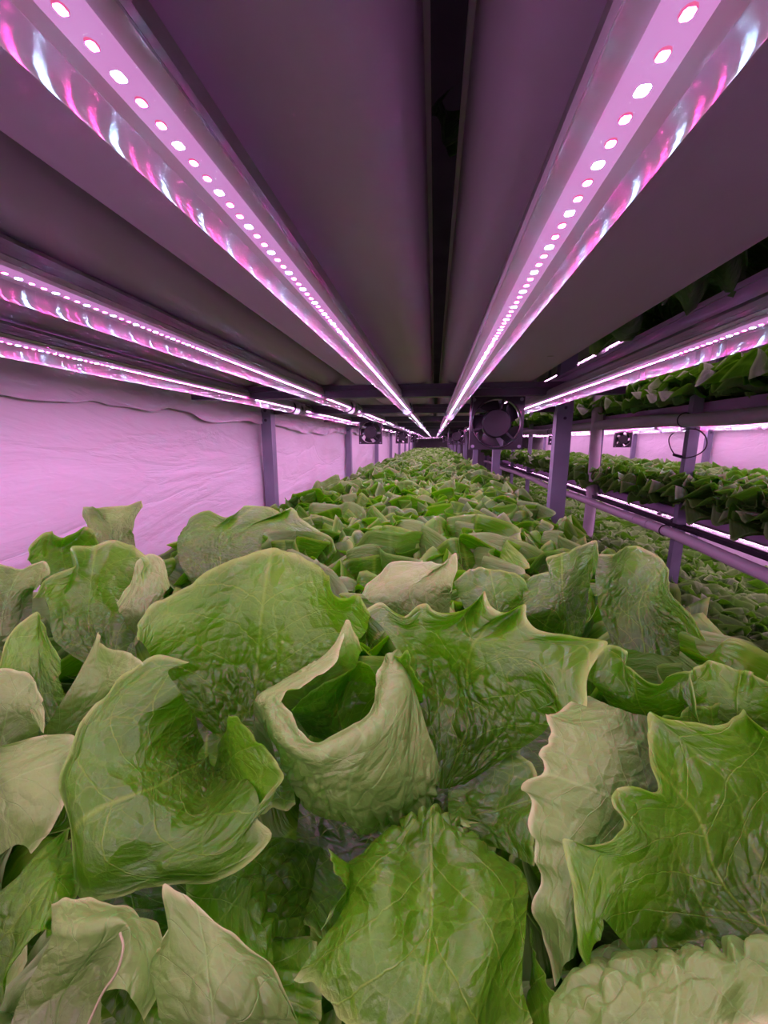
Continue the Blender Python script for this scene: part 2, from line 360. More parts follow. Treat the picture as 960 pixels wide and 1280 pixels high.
# grow channels overhead (the tier above) and under our lettuce
def channel_profile(x0, x1, zb, h, r, n=6):
    pr = [(x0, zb+h)]
    for i in range(n+1):
        a = math.pi+(math.pi/2)*i/n; pr.append((x0+r+r*math.cos(a), zb+r+r*math.sin(a)))
    for i in range(n+1):
        a = 1.5*math.pi+(math.pi/2)*i/n; pr.append((x1-r+r*math.cos(a), zb+r+r*math.sin(a)))
    pr.append((x1, zb+h)); return pr
OVER = [(-.552,-.392,'against the wall'),(-.345,-.205,'second from the wall'),(-.190,-.009,'left of the dark middle gap'),
        (.013,.213,'right of the dark middle gap'),(.262,.352,'above the rightmost light tube')]
def channel(x0, x1, zb, h, y0, y1, label, group, r=.026, holes=()):
    t = empty('grow_channel', ((x0+x1)/2, y0, zb), label, 'channel', group)
    cx = (x0+x1)/2
    pr = channel_profile(x0-cx, x1-cx, 0, h, r)
    MB().prism(pr, 0, y1-y0, closed=False).build('trough', M['channel'], t, smooth='auto')
    MB().box(x0-cx-.003, x1-cx+.003, 0, y1-y0, h, h+.005).build('lid', M['channel'], t)
    return t
for k, (x0, x1, s) in enumerate(OVER):
    c = channel(x0, x1, CB, .06 if k < 4 else .012, BACK+.1, 11.9, f'long grey-purple grow channel overhead, {s}', 'overhead grow channels', r=.030 if x1-x0 > .12 else .009)
    if k in (3, 2):      # small drain slots moulded in the underside
        spots = [(.088,.62),(.10,.74),(.16,.60)] if k == 3 else [(-.10,.40)]
        for sx, sy in spots:
            cx = (x0+x1)/2
            MB().add([(sx-cx+.0035*math.cos(a)*1.4, sy-(BACK+.1)+.0028*math.sin(a), -.0004) for a in [2*math.pi*i/10 for i in range(10)]], [tuple(range(10))]).build('drain_slot', M['black'], c)

UNDER = [(-.55,-.40,'along the left wall'),(-.365,-.215,'second from the wall'),(-.18,-.03,'below the camera, left'),(.005,.155,'below the camera, right'),(.19,.34,'along the aisle')]
for x0, x1, s in UNDER:
    channel(x0, x1, -.44, .06, BACK+.1, 11.9, f'pale grow channel under the near lettuce bed, {s}', 'grow channels under the near bed')
for k, y in enumerate([.30, 1.32, 2.58, 5.14, 7.7, 10.26]):
    t = empty('bed_beam', (0, y, -.45), f'steel beam carrying the near lettuce bed, {ORD[k]} from the camera', 'beam', 'beams under the near bed')
    MB().box(-.553, .374, -.012, .012, -.02, .0095).build('beam', M['dark'], t)

# other rack: three tiers
TIERS = [('upper', .155), ('middle', -.475), ('lower', -1.10)]
for nm, zb in TIERS:
    xs0 = OX+.05 if nm != 'lower' else 1.0
    n = 4 if nm != 'lower' else 6
    ww = (RW-.08-xs0)/n
    for i in range(n):
        x0 = xs0+i*ww+.01; x1 = xs0+(i+1)*ww-.01
        channel(x0, x1, zb, .055, .6, 11.6, f'white grow channel on the {nm} tier of the far rack, {ORD[i]} from the aisle', f'{nm} tier channels of the far rack', r=.02)
    for j, y in enumerate([1.24, 2.52, 3.80, 5.08, 6.36, 7.64]):
        t = empty('tier_beam', (OX, y, zb), f'dark beam under the {nm} tier of the far rack, {ORD[j]} from the right edge', 'beam', f'{nm} tier beams of the far rack')
        MB().box(xs0-OX-.03, RW-.07-OX, -.0+.03, .055, -.02, -.0005).build('beam', M['dark'], t)
# black tray lip and foil strip on the middle tier front
t = empty('drip_tray', (OX, .8, -.49), 'black drip tray with silver foil along the middle tier of the far rack', 'tray')
MB().box(-.045, .04, 0, 9.5, -.012, -.004).build('tray_floor', M['tray'], t)
MB().box(-.050, -.045, 0, 9.5, -.012, .012).build('tray_lip', M['tray'], t)
yy = 0.1; r2 = random.Random(4)
while yy < 6:
    ln = .25+.35*r2.random()
    MB().box(-.040, -.010, yy, yy+ln, -.0035, -.001+.002*r2.random()).build('foil_strip', M['foil'], t)
    yy += ln+.06+.15*r2.random()

# pipes of the far rack
def pipe(name, pts, r, label, seg=14, joints=(), mm='pvc'):
    t = empty(name, pts[0], label, 'pipe')
    o = Vector(pts[0]); pp = [Vector(p)-o for p in pts]
    MB().tube(pp, r, seg).build('pipe_body', M[mm], t, smooth='auto')
    for i in joints:
        a, b = pp[i], pp[min(i+1, len(pp)-1)]; d = (b-a).normalized()
        rr = r if not isinstance(r, list) else r[i]
        MB().tube([a-d*.025, a+d*.025], rr*1.12, seg).build('coupling', M[mm], t, smooth='auto')
    return t
def wav(y, a, s): return a*(math.sin(y*1.9+s)+.5*math.sin(y*4.1+s*2))
ys = [.7+.16*i for i in range(64)]
pipe('drain_pipe', [(OX-.06, y, .125+wav(y, .012, 1.0)) for y in ys], .036, 'thick wavy pink-lit drain pipe under the upper tier of the far rack', joints=(6, 30))
pipe('drain_pipe', [(OX-.085, y, -.535+wav(y, .010, 2.2)) for y in ys], .030, 'pink-lit drain pipe along the middle tier of the far rack', joints=(12, 13, 34))
pipe('down_pipe', [(OX-.05-.012*math.sin(z*3), 3.66, z) for z in [1.2-.15*i for i in range(18)]], .045, 'thick upright pvc pipe in front of the far rack', joints=(4, 11))
# straps holding the pipes
for k, (y, z, r_) in enumerate([(2.48, .125, .036), (2.48, -.535, .030), (5.04, .125, .036)]):
    x = OX-.06 if z > 0 else OX-.085
    zz = z+(wav(y, .012, 1.0) if z > 0 else wav(y, .010, 2.2))
    pts = [(x+(r_+.003)*math.cos(a), y-.04, zz+(r_+.003)*math.sin(a)) for a in [2*math.pi*i/20 for i in range(21)]]
    pts = [(px, y-.05 , pz) for px, _, pz in pts]
    tag(MB().tube(pts, .003, 6).build('pipe_strap', M['black']), ['black wire strap around the upper drain pipe at the near post', 'black wire strap around the lower drain pipe at the near post', 'small black strap around the upper drain pipe further along'][k], 'strap', 'pipe straps')
# cable loop on the far rack's near post
pts = [(OX-.03+.0*a, 2.44+.17*math.cos(a)+.01*math.sin(3*a), -.01+.082*math.sin(a)+.006*math.cos(2*a)) for a in [2*math.pi*i/40+1.2 for i in range(38)]]
t = empty('cable_loop', (OX-.03, 2.44, -.01), 'black cable looped around the front post of the far rack', 'cable')
MB().tube([Vector(p)-t.location for p in pts], .0035, 6).build('cable', M['black'], t, smooth=True)
MB().tube([(0, .10, -.072), (0, .03, -.082)], .009, 8).build('plug', M['black'], t)

# ------------------------------------------------------------------ light tubes
R_ = .0125
def arc(r, a0, a1, n, cx=0, cz=0): return [(cx+r*math.cos(math.radians(a0+(a1-a0)*i/n)), cz+r*math.sin(math.radians(a0+(a1-a0)*i/n))) for i in range(n+1)]
TL = 1.185
def tube_meshes(L):
    d = {}
    d['cover'] = MB().prism(arc(R_, 155, 385, 28), 0, L, closed=False).me('clear_cover', M['cover'], 'auto')
    # extruded housing: hat with shoulders and a groove
    pr = [(-.0113,.0054),(-.0122,.0075),(-.0105,.0090),(-.0105,.0125),(-.0096,.0130),(-.0098,.0170),(-.0062,.0212),(.0062,.0212),(.0098,.0170),(.0096,.0130),(.0105,.0125),(.0105,.0090),(.0122,.0075),(.0113,.0054)]
    d['housing'] = MB().prism(pr, 0, L, closed=True, caps=False).me('housing', M['housing'], False)
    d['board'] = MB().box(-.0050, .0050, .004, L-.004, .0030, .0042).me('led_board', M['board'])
    d['plate'] = MB().box(-.0112, .0112, .002, L-.002, .0043, .0053).me('reflector', M['end_cap'])
    cap = arc(R_*1.09, 150, 390, 20)+[(.0112,.0215),(-.0112,.0215)]
    d['cap'] = MB().prism(cap, 0, .016, caps=True).me('end_cap', M['end_cap'], 'auto')
    def chip(mm, w, l, n=8):
        # rounded emitting face pointing down
        vs = [(w/2*math.copysign(abs(math.cos(a))**.6, math.cos(a)), l/2*math.copysign(abs(math.sin(a))**.6, math.sin(a)), 0) for a in [2*math.pi*(i+.5)/n for i in range(n)]]
        me = mesh('chip', vs, [tuple(range(n))[::-1]], mm); return me
    d['white'] = chip(M['white_led'], .0030, .0034); d['red'] = chip(M['red_led'], .0022, .0026)
    d['pack'] = MB().box(-.0019, .0019, -.0021, .0021, .0, .0007).me('package', M['package'])
    return d
TM = tube_meshes(TL)
LEDS = []       # y offset, kind
yv = .018; i = 0
while yv < TL-.014:
    LEDS.append((yv, 'white' if i % 3 == 0 else 'red')); i += 1
    yv += .0078
def joined_leds(L, step, wm, rm, name, merge=1):
    m = MB(); m2 = MB()
    for (y, k) in LEDS:
        if k == 'white': m.add([(-.0015, y+.0017, .0022), (.0015, y+.0017, .0022), (.0015, y-.0017, .0022), (-.0015, y-.0017, .0022)], [(0,1,2,3)])
        else: m2.add([(-.0011, y+.0013, .0022), (.0011, y+.0013, .0022), (.0011, y-.0013, .0022), (-.0011, y-.0013, .0022)], [(0,1,2,3)])
    a = m.me('white_leds', M['white_led']); b = m2.me('red_leds', M['red_led'])
    return a, b
JW, JR = joined_leds(TL, 1, None, None, 'leds')
# far tubes: one narrow lit line each with the same mean output
MEANW = WHITE_LED*(.003*.0034*.97)/(.0234*.010); MEANR = 2*RED_LED*(.0022*.0026*.97)/(.0234*.010)
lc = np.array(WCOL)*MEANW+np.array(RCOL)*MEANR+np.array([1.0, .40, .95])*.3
M['line'] = emit('led_line', tuple(lc/lc.max()), float(lc.max()))
M['line'].cycles.emission_sampling = 'FRONT'
LINE = MB().add([(-.005, TL-.004, .003), (.005, TL-.004, .003), (.005, .004, .003), (-.005, .004, .003)], [(0,1,2,3)]).me('led_line', M['line'])

def light_tube(x, y, z, label, group, detail, rot=0):
    t = empty('light_tube', (x, y, z), label, 'light tube', group); t.rotation_euler = (0, rot, 0)
    link('housing', TM['housing'], t)
    link('clear_cover', TM['cover'], t)
    if detail < 2 or True:
        link('end_cap', TM['cap'], t, (0, -.004, 0)); link('end_cap', TM['cap'], t, (0, TL-.012, 0))
    if detail == 0:
        link('reflector', TM['plate'], t)
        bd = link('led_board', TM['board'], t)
        for (yy, k) in LEDS:
            if k == 'red':
                link('red_led', TM['red'], bd, (0, yy, .0020)); 
            else:
                link('white_led', TM['white'], bd, (0, yy, .0020))
        mp = MB()
        for (yy, k) in LEDS:
            if k == 'red':
                mp.add([(.00155*math.cos(a), yy+.0018*math.sin(a), .0024) for a in [2*math.pi*(q_+.5)/10 for q_ in range(10)]], [tuple(range(10))[::-1]])
        o = mp.build('led_package_halos', M['package'], t); o['kind'] = 'stuff'
    elif detail == 1:
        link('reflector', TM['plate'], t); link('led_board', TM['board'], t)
        a = link('white_leds', JW, t); a['kind'] = 'stuff'
        a = link('red_leds', JR, t); a['kind'] = 'stuff'
    else:
        link('led_line', LINE, t)
    return t
TUBES = [(-.4215, .093, 'nearest the left wall'), (-.251, .094, 'second from the left wall'), (-.0816, .0888, 'just left of the middle gap'),
         (.0436, .0737, 'just right of the middle gap'), (.234, .081, 'at the aisle edge')]
PITCH = 1.215
NB = 9
for (x, z, s) in TUBES:
    for b in range(-1, NB):
        y0 = -.005+PITCH*b
        det = 0 if b == 0 else (1 if b in (1, 2) else 2)
        if b < 0: lab, g = f'pink grow light tube behind the camera in the line {s}', 'near rack light tubes'
        elif b == 0: lab, g = f'nearest glowing pink clear grow light tube in the line {s}', 'near rack light tubes'
        else: lab, g = f'pink grow light tube, line {s}, {ORD[b]} from camera', 'near rack light tubes'
        light_tube(x, y0, z, lab, g, det if b >= 0 else 2)
        if b >= 0 and b < 5:
            # clip that carries the tube end
            yc = y0+TL-.055
            tt = empty('tube_clip', (x, yc, z), f'black clip, tube line {s}, {ORD[b]} from camera', 'clip', 'tube clips')
            rr = .0150
            pr = arc(rr, -45, 225, 20)
            if s.startswith('nearest') or s.startswith('second'): pr = arc(rr, -90, 270, 24)
            MB().tube([(px, 0, pz+.004) for px, pz in pr] , .0026, 6).build('strap', M['black'], tt)
            if z < .09: MB().box(-.003, .003, -.003, .003, .0215, CB-z-.0185+ .0).build('hanger', M['black'], tt)
# plugs and cables between tubes on the two left lines
for k, (x, z) in enumerate([(-.4215, .093), (-.251, .094)]):
    t = empty('tube_connector', (x, PITCH-.012, z), ['black plug joining the first two tubes nearest the left wall', 'black plug joining the first two tubes second from the left wall'][k], 'connector', 'tube connectors')
    MB().tube([(0,-.010,.006),(0,.030,.006)], .0118, 14).build('plug', M['black'], t, smooth='auto')
    MB().tube([(0,.01,.016),(.008,.03,.02),(.016,.05,.012),(.014,.08,.004)], .003, 6).build('cable', M['black'], t, smooth=True)

# tubes of the far rack
k = 0
for (zt, nm) in ((.093, 'middle'), (.76, 'upper'), (-.545, 'lower')):
    xs = [1.62, 1.86, 2.10, 2.30] if nm != 'lower' else [1.72, 2.0, 2.27]
    if nm == 'upper': xs = [1.42, 1.72]
    for i, x in enumerate(xs):
        for b in range(0, 7):
            y0 = .7+PITCH*b
            light_tube(x, y0, zt if x > OX or nm != 'lower' else zt, f'{nm} tier grow light tube across the aisle, {ORD[b]} along the {ORD[i]} line', f'{nm} tier light tubes of the far rack', 1 if (nm == 'middle' and b < 3) else 2)
tb = light_tube(-.52, 9.3, .045, 'faint pink tube glowing across the far end of the near rack', 'near rack light tubes', 2)
tb.rotation_euler = (.06, 0, -math.pi/2)
# ------------------------------------------------------------------ fans
def fan(x, y, z, size, label, group, rotz=0, wire=True, ring=None):
    t = empty('fan', (x, y, z), label, 'fan', group); t.rotation_euler = (0, 0, rotz)
    s = size/2; D = .025*size/.12; ro = s*.93; n = 48
    m = MB()
    # square frame with round opening, front and back faces + walls
    def sq(a):
        c, q = math.cos(a), math.sin(a); k = s/max(abs(c), abs(q)); return (c*k, q*k)
    vs = []
    for yy in (-D/2, D/2):
        for r in (0, 1):
            for i in range(n):
                a = 2*math.pi*i/n+math.pi/4
                p = (ro*math.cos(a), ro*math.sin(a)) if r == 0 else sq(a)
                vs.append((p[0], yy, p[1]))
    fs = []
    for i in range(n):
        j = (i+1)%n
        fs += [(i,j,n+j,n+i), (2*n+i,3*n+i,3*n+j,2*n+j), (i,2*n+i,2*n+j,j), (n+i,n+j,3*n+j,3*n+i)]
    m.add(vs, fs); m.build('frame', M['black'], t, smooth='auto')
    MB().tube([(ro*math.cos(a), -D/2-.0008, ro*math.sin(a)) for a in [2*math.pi*i/n for i in range(n+1)]], .0022*size/.12, 6, caps=False).build('rim', M['blade'], t, smooth=True)
    hr = s*.56
    hb = MB(); pr = [(0.001,-D*.56),(hr*.9,-D*.56),(hr,-D*.42),(hr,D*.3),(0.001,D*.3)]
    vs = []; 
    for (r, yy) in pr:
        for i in range(32): vs.append((r*math.cos(2*math.pi*i/32), yy, r*math.sin(2*math.pi*i/32)))
    hb.add(vs, [(q*32+i, q*32+(i+1)%32, (q+1)*32+(i+1)%32, (q+1)*32+i) for q in range(len(pr)-1) for i in range(32)])
    hub = hb.build('hub', M['black'], t, smooth='auto')
    bl = MB(); seg = 6
    for q in range(2):
        for i in range(seg+1):
            rr = hr*.95+(ro*.95-hr*.95)*q
            a = math.radians(52)*i/seg+q*.25
            bl.v.append((rr*math.cos(a), D*.28-D*.6*i/seg, rr*math.sin(a)))
    bl.f += [(i, i+1, seg+2+i, seg+1+i) for i in range(seg)]
    bme = bl.me('blade', M['blade'], True)
    for k in range(5): link('blade', bme, hub, rot=(0, -2*math.pi*k/5, 0))
    st = MB().box(hr*.9, ro*1.0, -D*.5, -D*.42, -.0025, .0025).me('strut', M['black'])
    for k in range(3): link('strut', st, t, rot=(0, 2*math.pi*k/3+.75, 0))
    sc = MB().tube([(0,-D/2-.002,0),(0,-D/2,0)], .004*size/.12, 10).me('screw', M['steel'])
    for a, b in ((1,1),(1,-1),(-1,1),(-1,-1)): link('screw', sc, t, (a*s*.88, 0, b*s*.88))
    if wire:
        MB().tube([(s*.9, 0, s*.88), (s*1.02, -.004, s*1.25), (s*1.0, 0, s*1.0+.035)], .0016, 6).build('wire', M['steel'], t, smooth=True)
        MB().tube([(-s*.93, -D/2, -s*.3), (-s*.98, -D/2-.003, s*.3), (-s*.9, -D/2, s*.98)], .0014, 6).build('wire', M['steel'], t, smooth=True)
    return t
fan(.142, .95, .040, .120, 'large black square fan hanging above the lettuce near the right tube', 'black cooling fans')
fan(-.330, 2.02, .043, .120, 'black square fan hanging on the left side below the second tube line', 'black cooling fans')
fan(-.33, 4.0, .035, .125, 'second black fan on the left side, deeper in the rack', 'black cooling fans')
fan(-.31, 6.1, .035, .12, 'third black fan on the left side, deepest in the rack', 'black cooling fans')
fan(.17, 3.1, .035, .13, 'second black fan on the right side, behind the large one', 'black cooling fans')
fan(.17, 5.3, .035, .12, 'third black fan on the right side, deepest in the rack', 'black cooling fans')
fan(1.97, 4.42, .014, .165, 'black square fan in the far rack before the pink wall', 'black cooling fans', wire=False)
fan(1.99, 6.9, .014, .165, 'small far black fan in the far rack beyond the upright pipe', 'black cooling fans', wire=False)

# ------------------------------------------------------------------ lettuce leaves
def cr(pts, t):
    """Catmull-Rom through pts (n,3) at chord parameter t in 0..1"""
    pts = np.asarray(pts, float); n = len(pts)
    if n == 1: return np.repeat(pts, len(t), 0)
    d = np.r_[0, np.cumsum(np.linalg.norm(np.diff(pts, axis=0), axis=1)**.8)]; d /= d[-1]
    ext = np.vstack([2*pts[0]-pts[1], pts, 2*pts[-1]-pts[-2]])
    k = np.clip(np.searchsorted(d, t, side='right')-1, 0, n-2)
    s = ((t-d[k])/(d[k+1]-d[k]+1e-12))[:, None]
    p0, p1, p2, p3 = ext[k], ext[k+1], ext[k+2], ext[k+3]
    return .5*((2*p1)+(-p0+p2)*s+(2*p0-5*p1+4*p2-p3)*s*s+(-p0+3*p1-3*p2+p3)*s**3)
def leaf_mesh(name, G, m, W=10.0, H=10.0, smooth=True):
    nv, nu = G.shape[:2]
    me = bpy.data.meshes.new(name)
    f = grid_faces(nu, nv)
    me.vertices.add(nu*nv); me.vertices.foreach_set('co', G.reshape(-1).astype(np.float32))
    me.loops.add(len(f)*4); me.loops.foreach_set('vertex_index', f.reshape(-1).astype(np.int32))
    me.polygons.add(len(f)); me.polygons.foreach_set('loop_start', np.arange(0, len(f)*4, 4, dtype=np.int32))
    me.polygons.foreach_set('use_smooth', np.ones(len(f), bool))
    me.update(calc_edges=True)
    U, V = np.meshgrid(np.linspace(-1, 1, nu), np.linspace(0, 1, nv))
    uv = np.stack([U, V], -1).reshape(-1, 2); cm = np.stack([U*W/2*(.35+.65*V), V*H], -1).reshape(-1, 2)+np.random.RandomState(abs(hash(name)) % 1000 if False else len(bpy.data.meshes) % 997).rand(2)*50
    me.uv_layers.new(name='uv'); me.uv_layers['uv'].data.foreach_set('uv', uv[f.reshape(-1)].reshape(-1).astype(np.float32))
    me.uv_layers.new(name='cm'); me.uv_layers['cm'].data.foreach_set('uv', cm[f.reshape(-1)].reshape(-1).astype(np.float32))
    me.materials.append(m); return me
def normals(G):
    du = np.gradient(G, axis=1); dv = np.gradient(G, axis=0)
    n = np.cross(du, dv); return n/(np.linalg.norm(n, axis=-1, keepdims=True)+1e-9)
def blisters(nu, nv, W, H, seed, cell=.9):
    """puffed tissue between veins, 0..1"""
    r = np.random.RandomState(seed); n = int(max(8, 1.1*W*H/(cell*cell)))
    U, V = np.meshgrid(np.linspace(0, W, nu), np.linspace(0, H, nv))
    U = U+.35*cell*fbm(U/cell*.7, V/cell*.7, seed+2, 2); V = V+.35*cell*fbm(U/cell*.7, V/cell*.7, seed+4, 2)
    px = r.rand(n)*W; py = r.rand(n)*H; hs = .35+.65*r.rand(n)
    D = np.sqrt((U[..., None]-px)**2+(V[..., None]-py)**2)
    k = D.argmin(-1); Ds = np.partition(D, 1, axis=-1)
    e = np.clip((Ds[..., 1]-Ds[..., 0])/(cell*.75), 0, 1)
    return (1-(1-e)**2.2)*hs[k]*.6+.4*(1-(1-e)**2.2)
def hero(rows, m, head, nu=110, nv=90, seed=1, bl=.0016, blz=(0., .75), ruf=.002, rufk=5, teeth=.0, flip=False, W=None, H=None, label=None, blu=(0, 1), sag=0.0):
    R = []
    for r_ in rows:
        pts = [list(p) for p in r_]
        idx = [i for i, p in enumerate(pts) if len(p) > 2]; vals = [pts[i][2] for i in idx]
        dd = np.interp(range(len(pts)), idx, vals)
        R.append(np.array([P(p[0], p[1], dd[i]) for i, p in enumerate(pts)]))
    t = np.linspace(0, 1, nu)
    rowsd = np.stack([cr(q, t) for q in R])                      # rows x nu x 3
    tv = np.linspace(0, 1, nv)
    # common row parameter
    d = np.r_[0, np.cumsum([np.linalg.norm(rowsd[i+1]-rowsd[i], axis=1).mean() for i in range(len(R)-1)])]; H_ = d[-1]*100; d /= d[-1]
    G = np.zeros((nv, nu, 3)); n = len(R)
    ext = np.concatenate([[2*rowsd[0]-rowsd[1]], rowsd, [2*rowsd[-1]-rowsd[-2]]])
    for j, tt in enumerate(tv):
        k = min(max(np.searchsorted(d, tt, side='right')-1, 0), n-2); s = (tt-d[k])/(d[k+1]-d[k])
        p0, p1, p2, p3 = ext[k], ext[k+1], ext[k+2], ext[k+3]
        G[j] = .5*((2*p1)+(-p0+p2)*s+(2*p0-5*p1+4*p2-p3)*s*s+(-p0+3*p1-3*p2+p3)*s**3)
    W_ = max(np.linalg.norm(np.diff(G[int(nv*.7)], axis=0), axis=1).sum()*100, 2.0)
    W = W or W_; H = H or H_
    N = normals(G)
    up = np.array([0, 0, 1.0]); side = np.sign((N*(-G/np.linalg.norm(G, axis=-1, keepdims=True)+up*.3)).sum(-1).mean()) or 1
    N = N*side
    U, V = np.meshgrid(np.linspace(0, 1, nu), np.linspace(0, 1, nv))
    edge = np.clip((V-.62)/.38, 0, 1)**1.5
    E2 = np.maximum(edge, np.clip((np.abs(U-.5)*2-.75)/.25, 0, 1)**2*V)
    disp = ruf*E2*np.sin(U*rufk*2*math.pi+2.2*fbm(U*4, V*2+seed, seed))*(.6+.5*vnoise(U*3, V*0+seed, seed+3))
    disp = disp+.0028*fbm(U*W/3.2, V*H/3.2, seed+7, 2)*np.clip(1.4-V, 0, 1)+.0004*fbm(U*W*1.2, V*H*1.2, seed+17, 2)
    zz = np.clip((V-blz[0])/.08, 0, 1)*np.clip((blz[1]-V)/.15, 0, 1)*np.clip((U-blu[0])/.1+.01, 0, 1)*np.clip((blu[1]-U)/.1+.01, 0, 1)
    zz = zz*np.clip(.7+.8*vnoise(U*3.3, V*3.1, seed+31), 0, 1)
    B = blisters(nu, nv, W, H, seed, cell=.95)
    disp = disp+bl*1.25*B*zz
    # midrib and side veins as grooves
    a = np.abs(U-.5)*2
    disp = disp-.0006*np.exp(-(a/.03)**2)*(1-V)-.0002*np.exp(-(((V-.42*a)*5+.5)%1-.5)**2/.004)*(V < .93)
    G = G+N*disp[..., None]
    if True:
        dv = np.gradient(G, axis=0); dv /= np.linalg.norm(dv, axis=-1, keepdims=True)+1e-9
        G = G+dv*(.0011*vnoise(U*W*1.3, U*0+seed, seed+61)+.0006*vnoise(U*W*3.1, U*0+seed, seed+62))[..., None]*(np.clip((V-.88)/.12, 0, 1))[..., None]
    if teeth:
        dv = np.gradient(G, axis=0); dv /= np.linalg.norm(dv, axis=-1, keepdims=True)+1e-9
        tt = np.abs(((U*W/1.1+.8*vnoise(U*9, U*0, seed+5))%1)-.5)*2
        G = G+dv*(teeth*(tt**2-.3)*np.clip((V-.9)/.1, 0, 1))[..., None]
    G = G-np.array(head.location)
    o = link('leaf', leaf_mesh('leaf', G, m, W, H), head)
    if label: o['label'] = label
    return o

def gen_leaf(seed, nu, nv, L=.16, W=.15, curl=1.0, ruf=.012, name='leaf', m=None, cup=.5, bl=.0016):
    """round lettuce blade on a short stalk; U runs round the rim, V from the stalk out to it"""
    r = np.random.RandomState(seed)
    U, V = np.meshgrid(np.linspace(-1, 1, nu), np.linspace(0, 1, nv))
    ph = r.rand()*9
    V = V**.85
    phi = U*math.radians(148)
    lob = 1+.06*vnoise(U*4+ph, U*0, seed)+(.03 if nu > 40 else .0)*vnoise(U*13, U*0+ph, seed+2)
    cx = W/2*np.sin(phi)*lob; cy = L*(.54+.46*np.cos(phi)*lob)
    x = V*cx; y = V*cy
    rim = np.clip((V-.35)/.65, 0, 1)**1.6
    s1 = np.sin(U*math.pi*(3.6+r.rand()*2.0)+ph+.9*fbm(U*2, V+ph, seed+3))
    h = ruf*rim*1.5*s1+ruf*1.1*rim*fbm(U*4+ph, V*2, seed+5, 2)+(.003 if nu > 40 else 0)*rim*fbm(U*11+ph, V*3, seed+6, 2)
    h = h+cup*1.6*x**2/W*1.6                                     # cupped across
    h = h+bl*fbm(x/.030+ph, y/.030, seed+9, 2)*np.clip(1.3-V, 0, 1)
    if nu > 40: h = h+.0022*blisters(nu, nv, 14, 14, seed, 1.3)*np.clip(1.15-V, 0, 1)
    # rim rolls outward
    roll = .020*np.clip((V-.80)/.20, 0, 1)**2*(.6+.6*vnoise(U*4+ph, U*0, seed+21))
    # bend backwards along the length
    t = np.clip(y/L, 0, 1.1); th = curl*t**1.6*1.1
    tt = np.linspace(0, 1.15, 60); thh = curl*tt**1.6*1.1
    cyb = np.r_[0, np.cumsum(np.cos(thh[:-1]))*(tt[1]-tt[0])]; szb = np.r_[0, np.cumsum(np.sin(thh[:-1]))*(tt[1]-tt[0])]
    yb = np.interp(t, tt, cyb)*L; zb = np.interp(t, tt, szb)*L
    return np.stack([x, yb+h*np.sin(th)+roll*.4, -zb+h*np.cos(th)-roll], -1)
def leaf_frame(az, tilt, roll=0, off=.008, lift=0.0):
    """leaf grows along +Y of its own frame; tilt 0 = upright, 90 = flat, outward at azimuth az"""
    # local: Y along leaf, Z = inner/upper side
    Mx = Matrix.Rotation(math.radians(90)-tilt, 4, 'X')       # tilt the leaf up from horizontal
    Mz = Matrix.Rotation(az-math.pi/2, 4, 'Z')
    return Mz @ Matrix.Translation((0, off, lift)) @ Mx @ Matrix.Rotation(roll, 4, 'Y')
NL = 11
def head_plan(seed, n=NL, open_=1.0):
    r = random.Random(seed); out = []
    for i in range(n):
        q = i/(n-1)                                   # 0 outer .. 1 inner
        out.append((i*2.39996+r.uniform(-.25,.25), math.radians((60-55*q**.7)*open_+r.uniform(-10,10)), r.uniform(-.25,.25),
                    .010*(1-q), .004+.02*q, (1.0-.30*q)*r.uniform(.88,1.08)))
    return out
def np4(mx): return np.array([[mx[i][j] for j in range(4)] for i in range(4)])
# leaf shapes shared by the nearer heads
MIDL = [leaf_mesh('leaf', gen_leaf(s, 60, 24, ruf=.012+.004*(s%3), curl=[.1,.7,1.2,-.2][s%4], bl=.005, cup=[.22,.05,.14][s%3], W=.21), M['leaf'] if s%3 else M['far'], 12, 16) for s in range(9)]
def leafy_head(x, y, z, scale, seed, label, group, rotz=0, open_=1.0, n=NL):
    t = empty('lettuce_head', (x, y, z), label, 'lettuce', group)
    t.rotation_euler = (0, 0, rotz)
    r = random.Random(seed)
    for (az, tilt, roll, off, lift, s) in head_plan(seed, n, open_):
        o = link('leaf', MIDL[r.randrange(len(MIDL))], t)
        o.matrix_basis = leaf_frame(az, tilt, roll, off, lift) @ Matrix.Scale(s*scale, 4)
    MB().tube([(0,0,-.0), (0,0,.05)], .009, 8).build('stem', M['pale'], t, smooth=True)
    return t
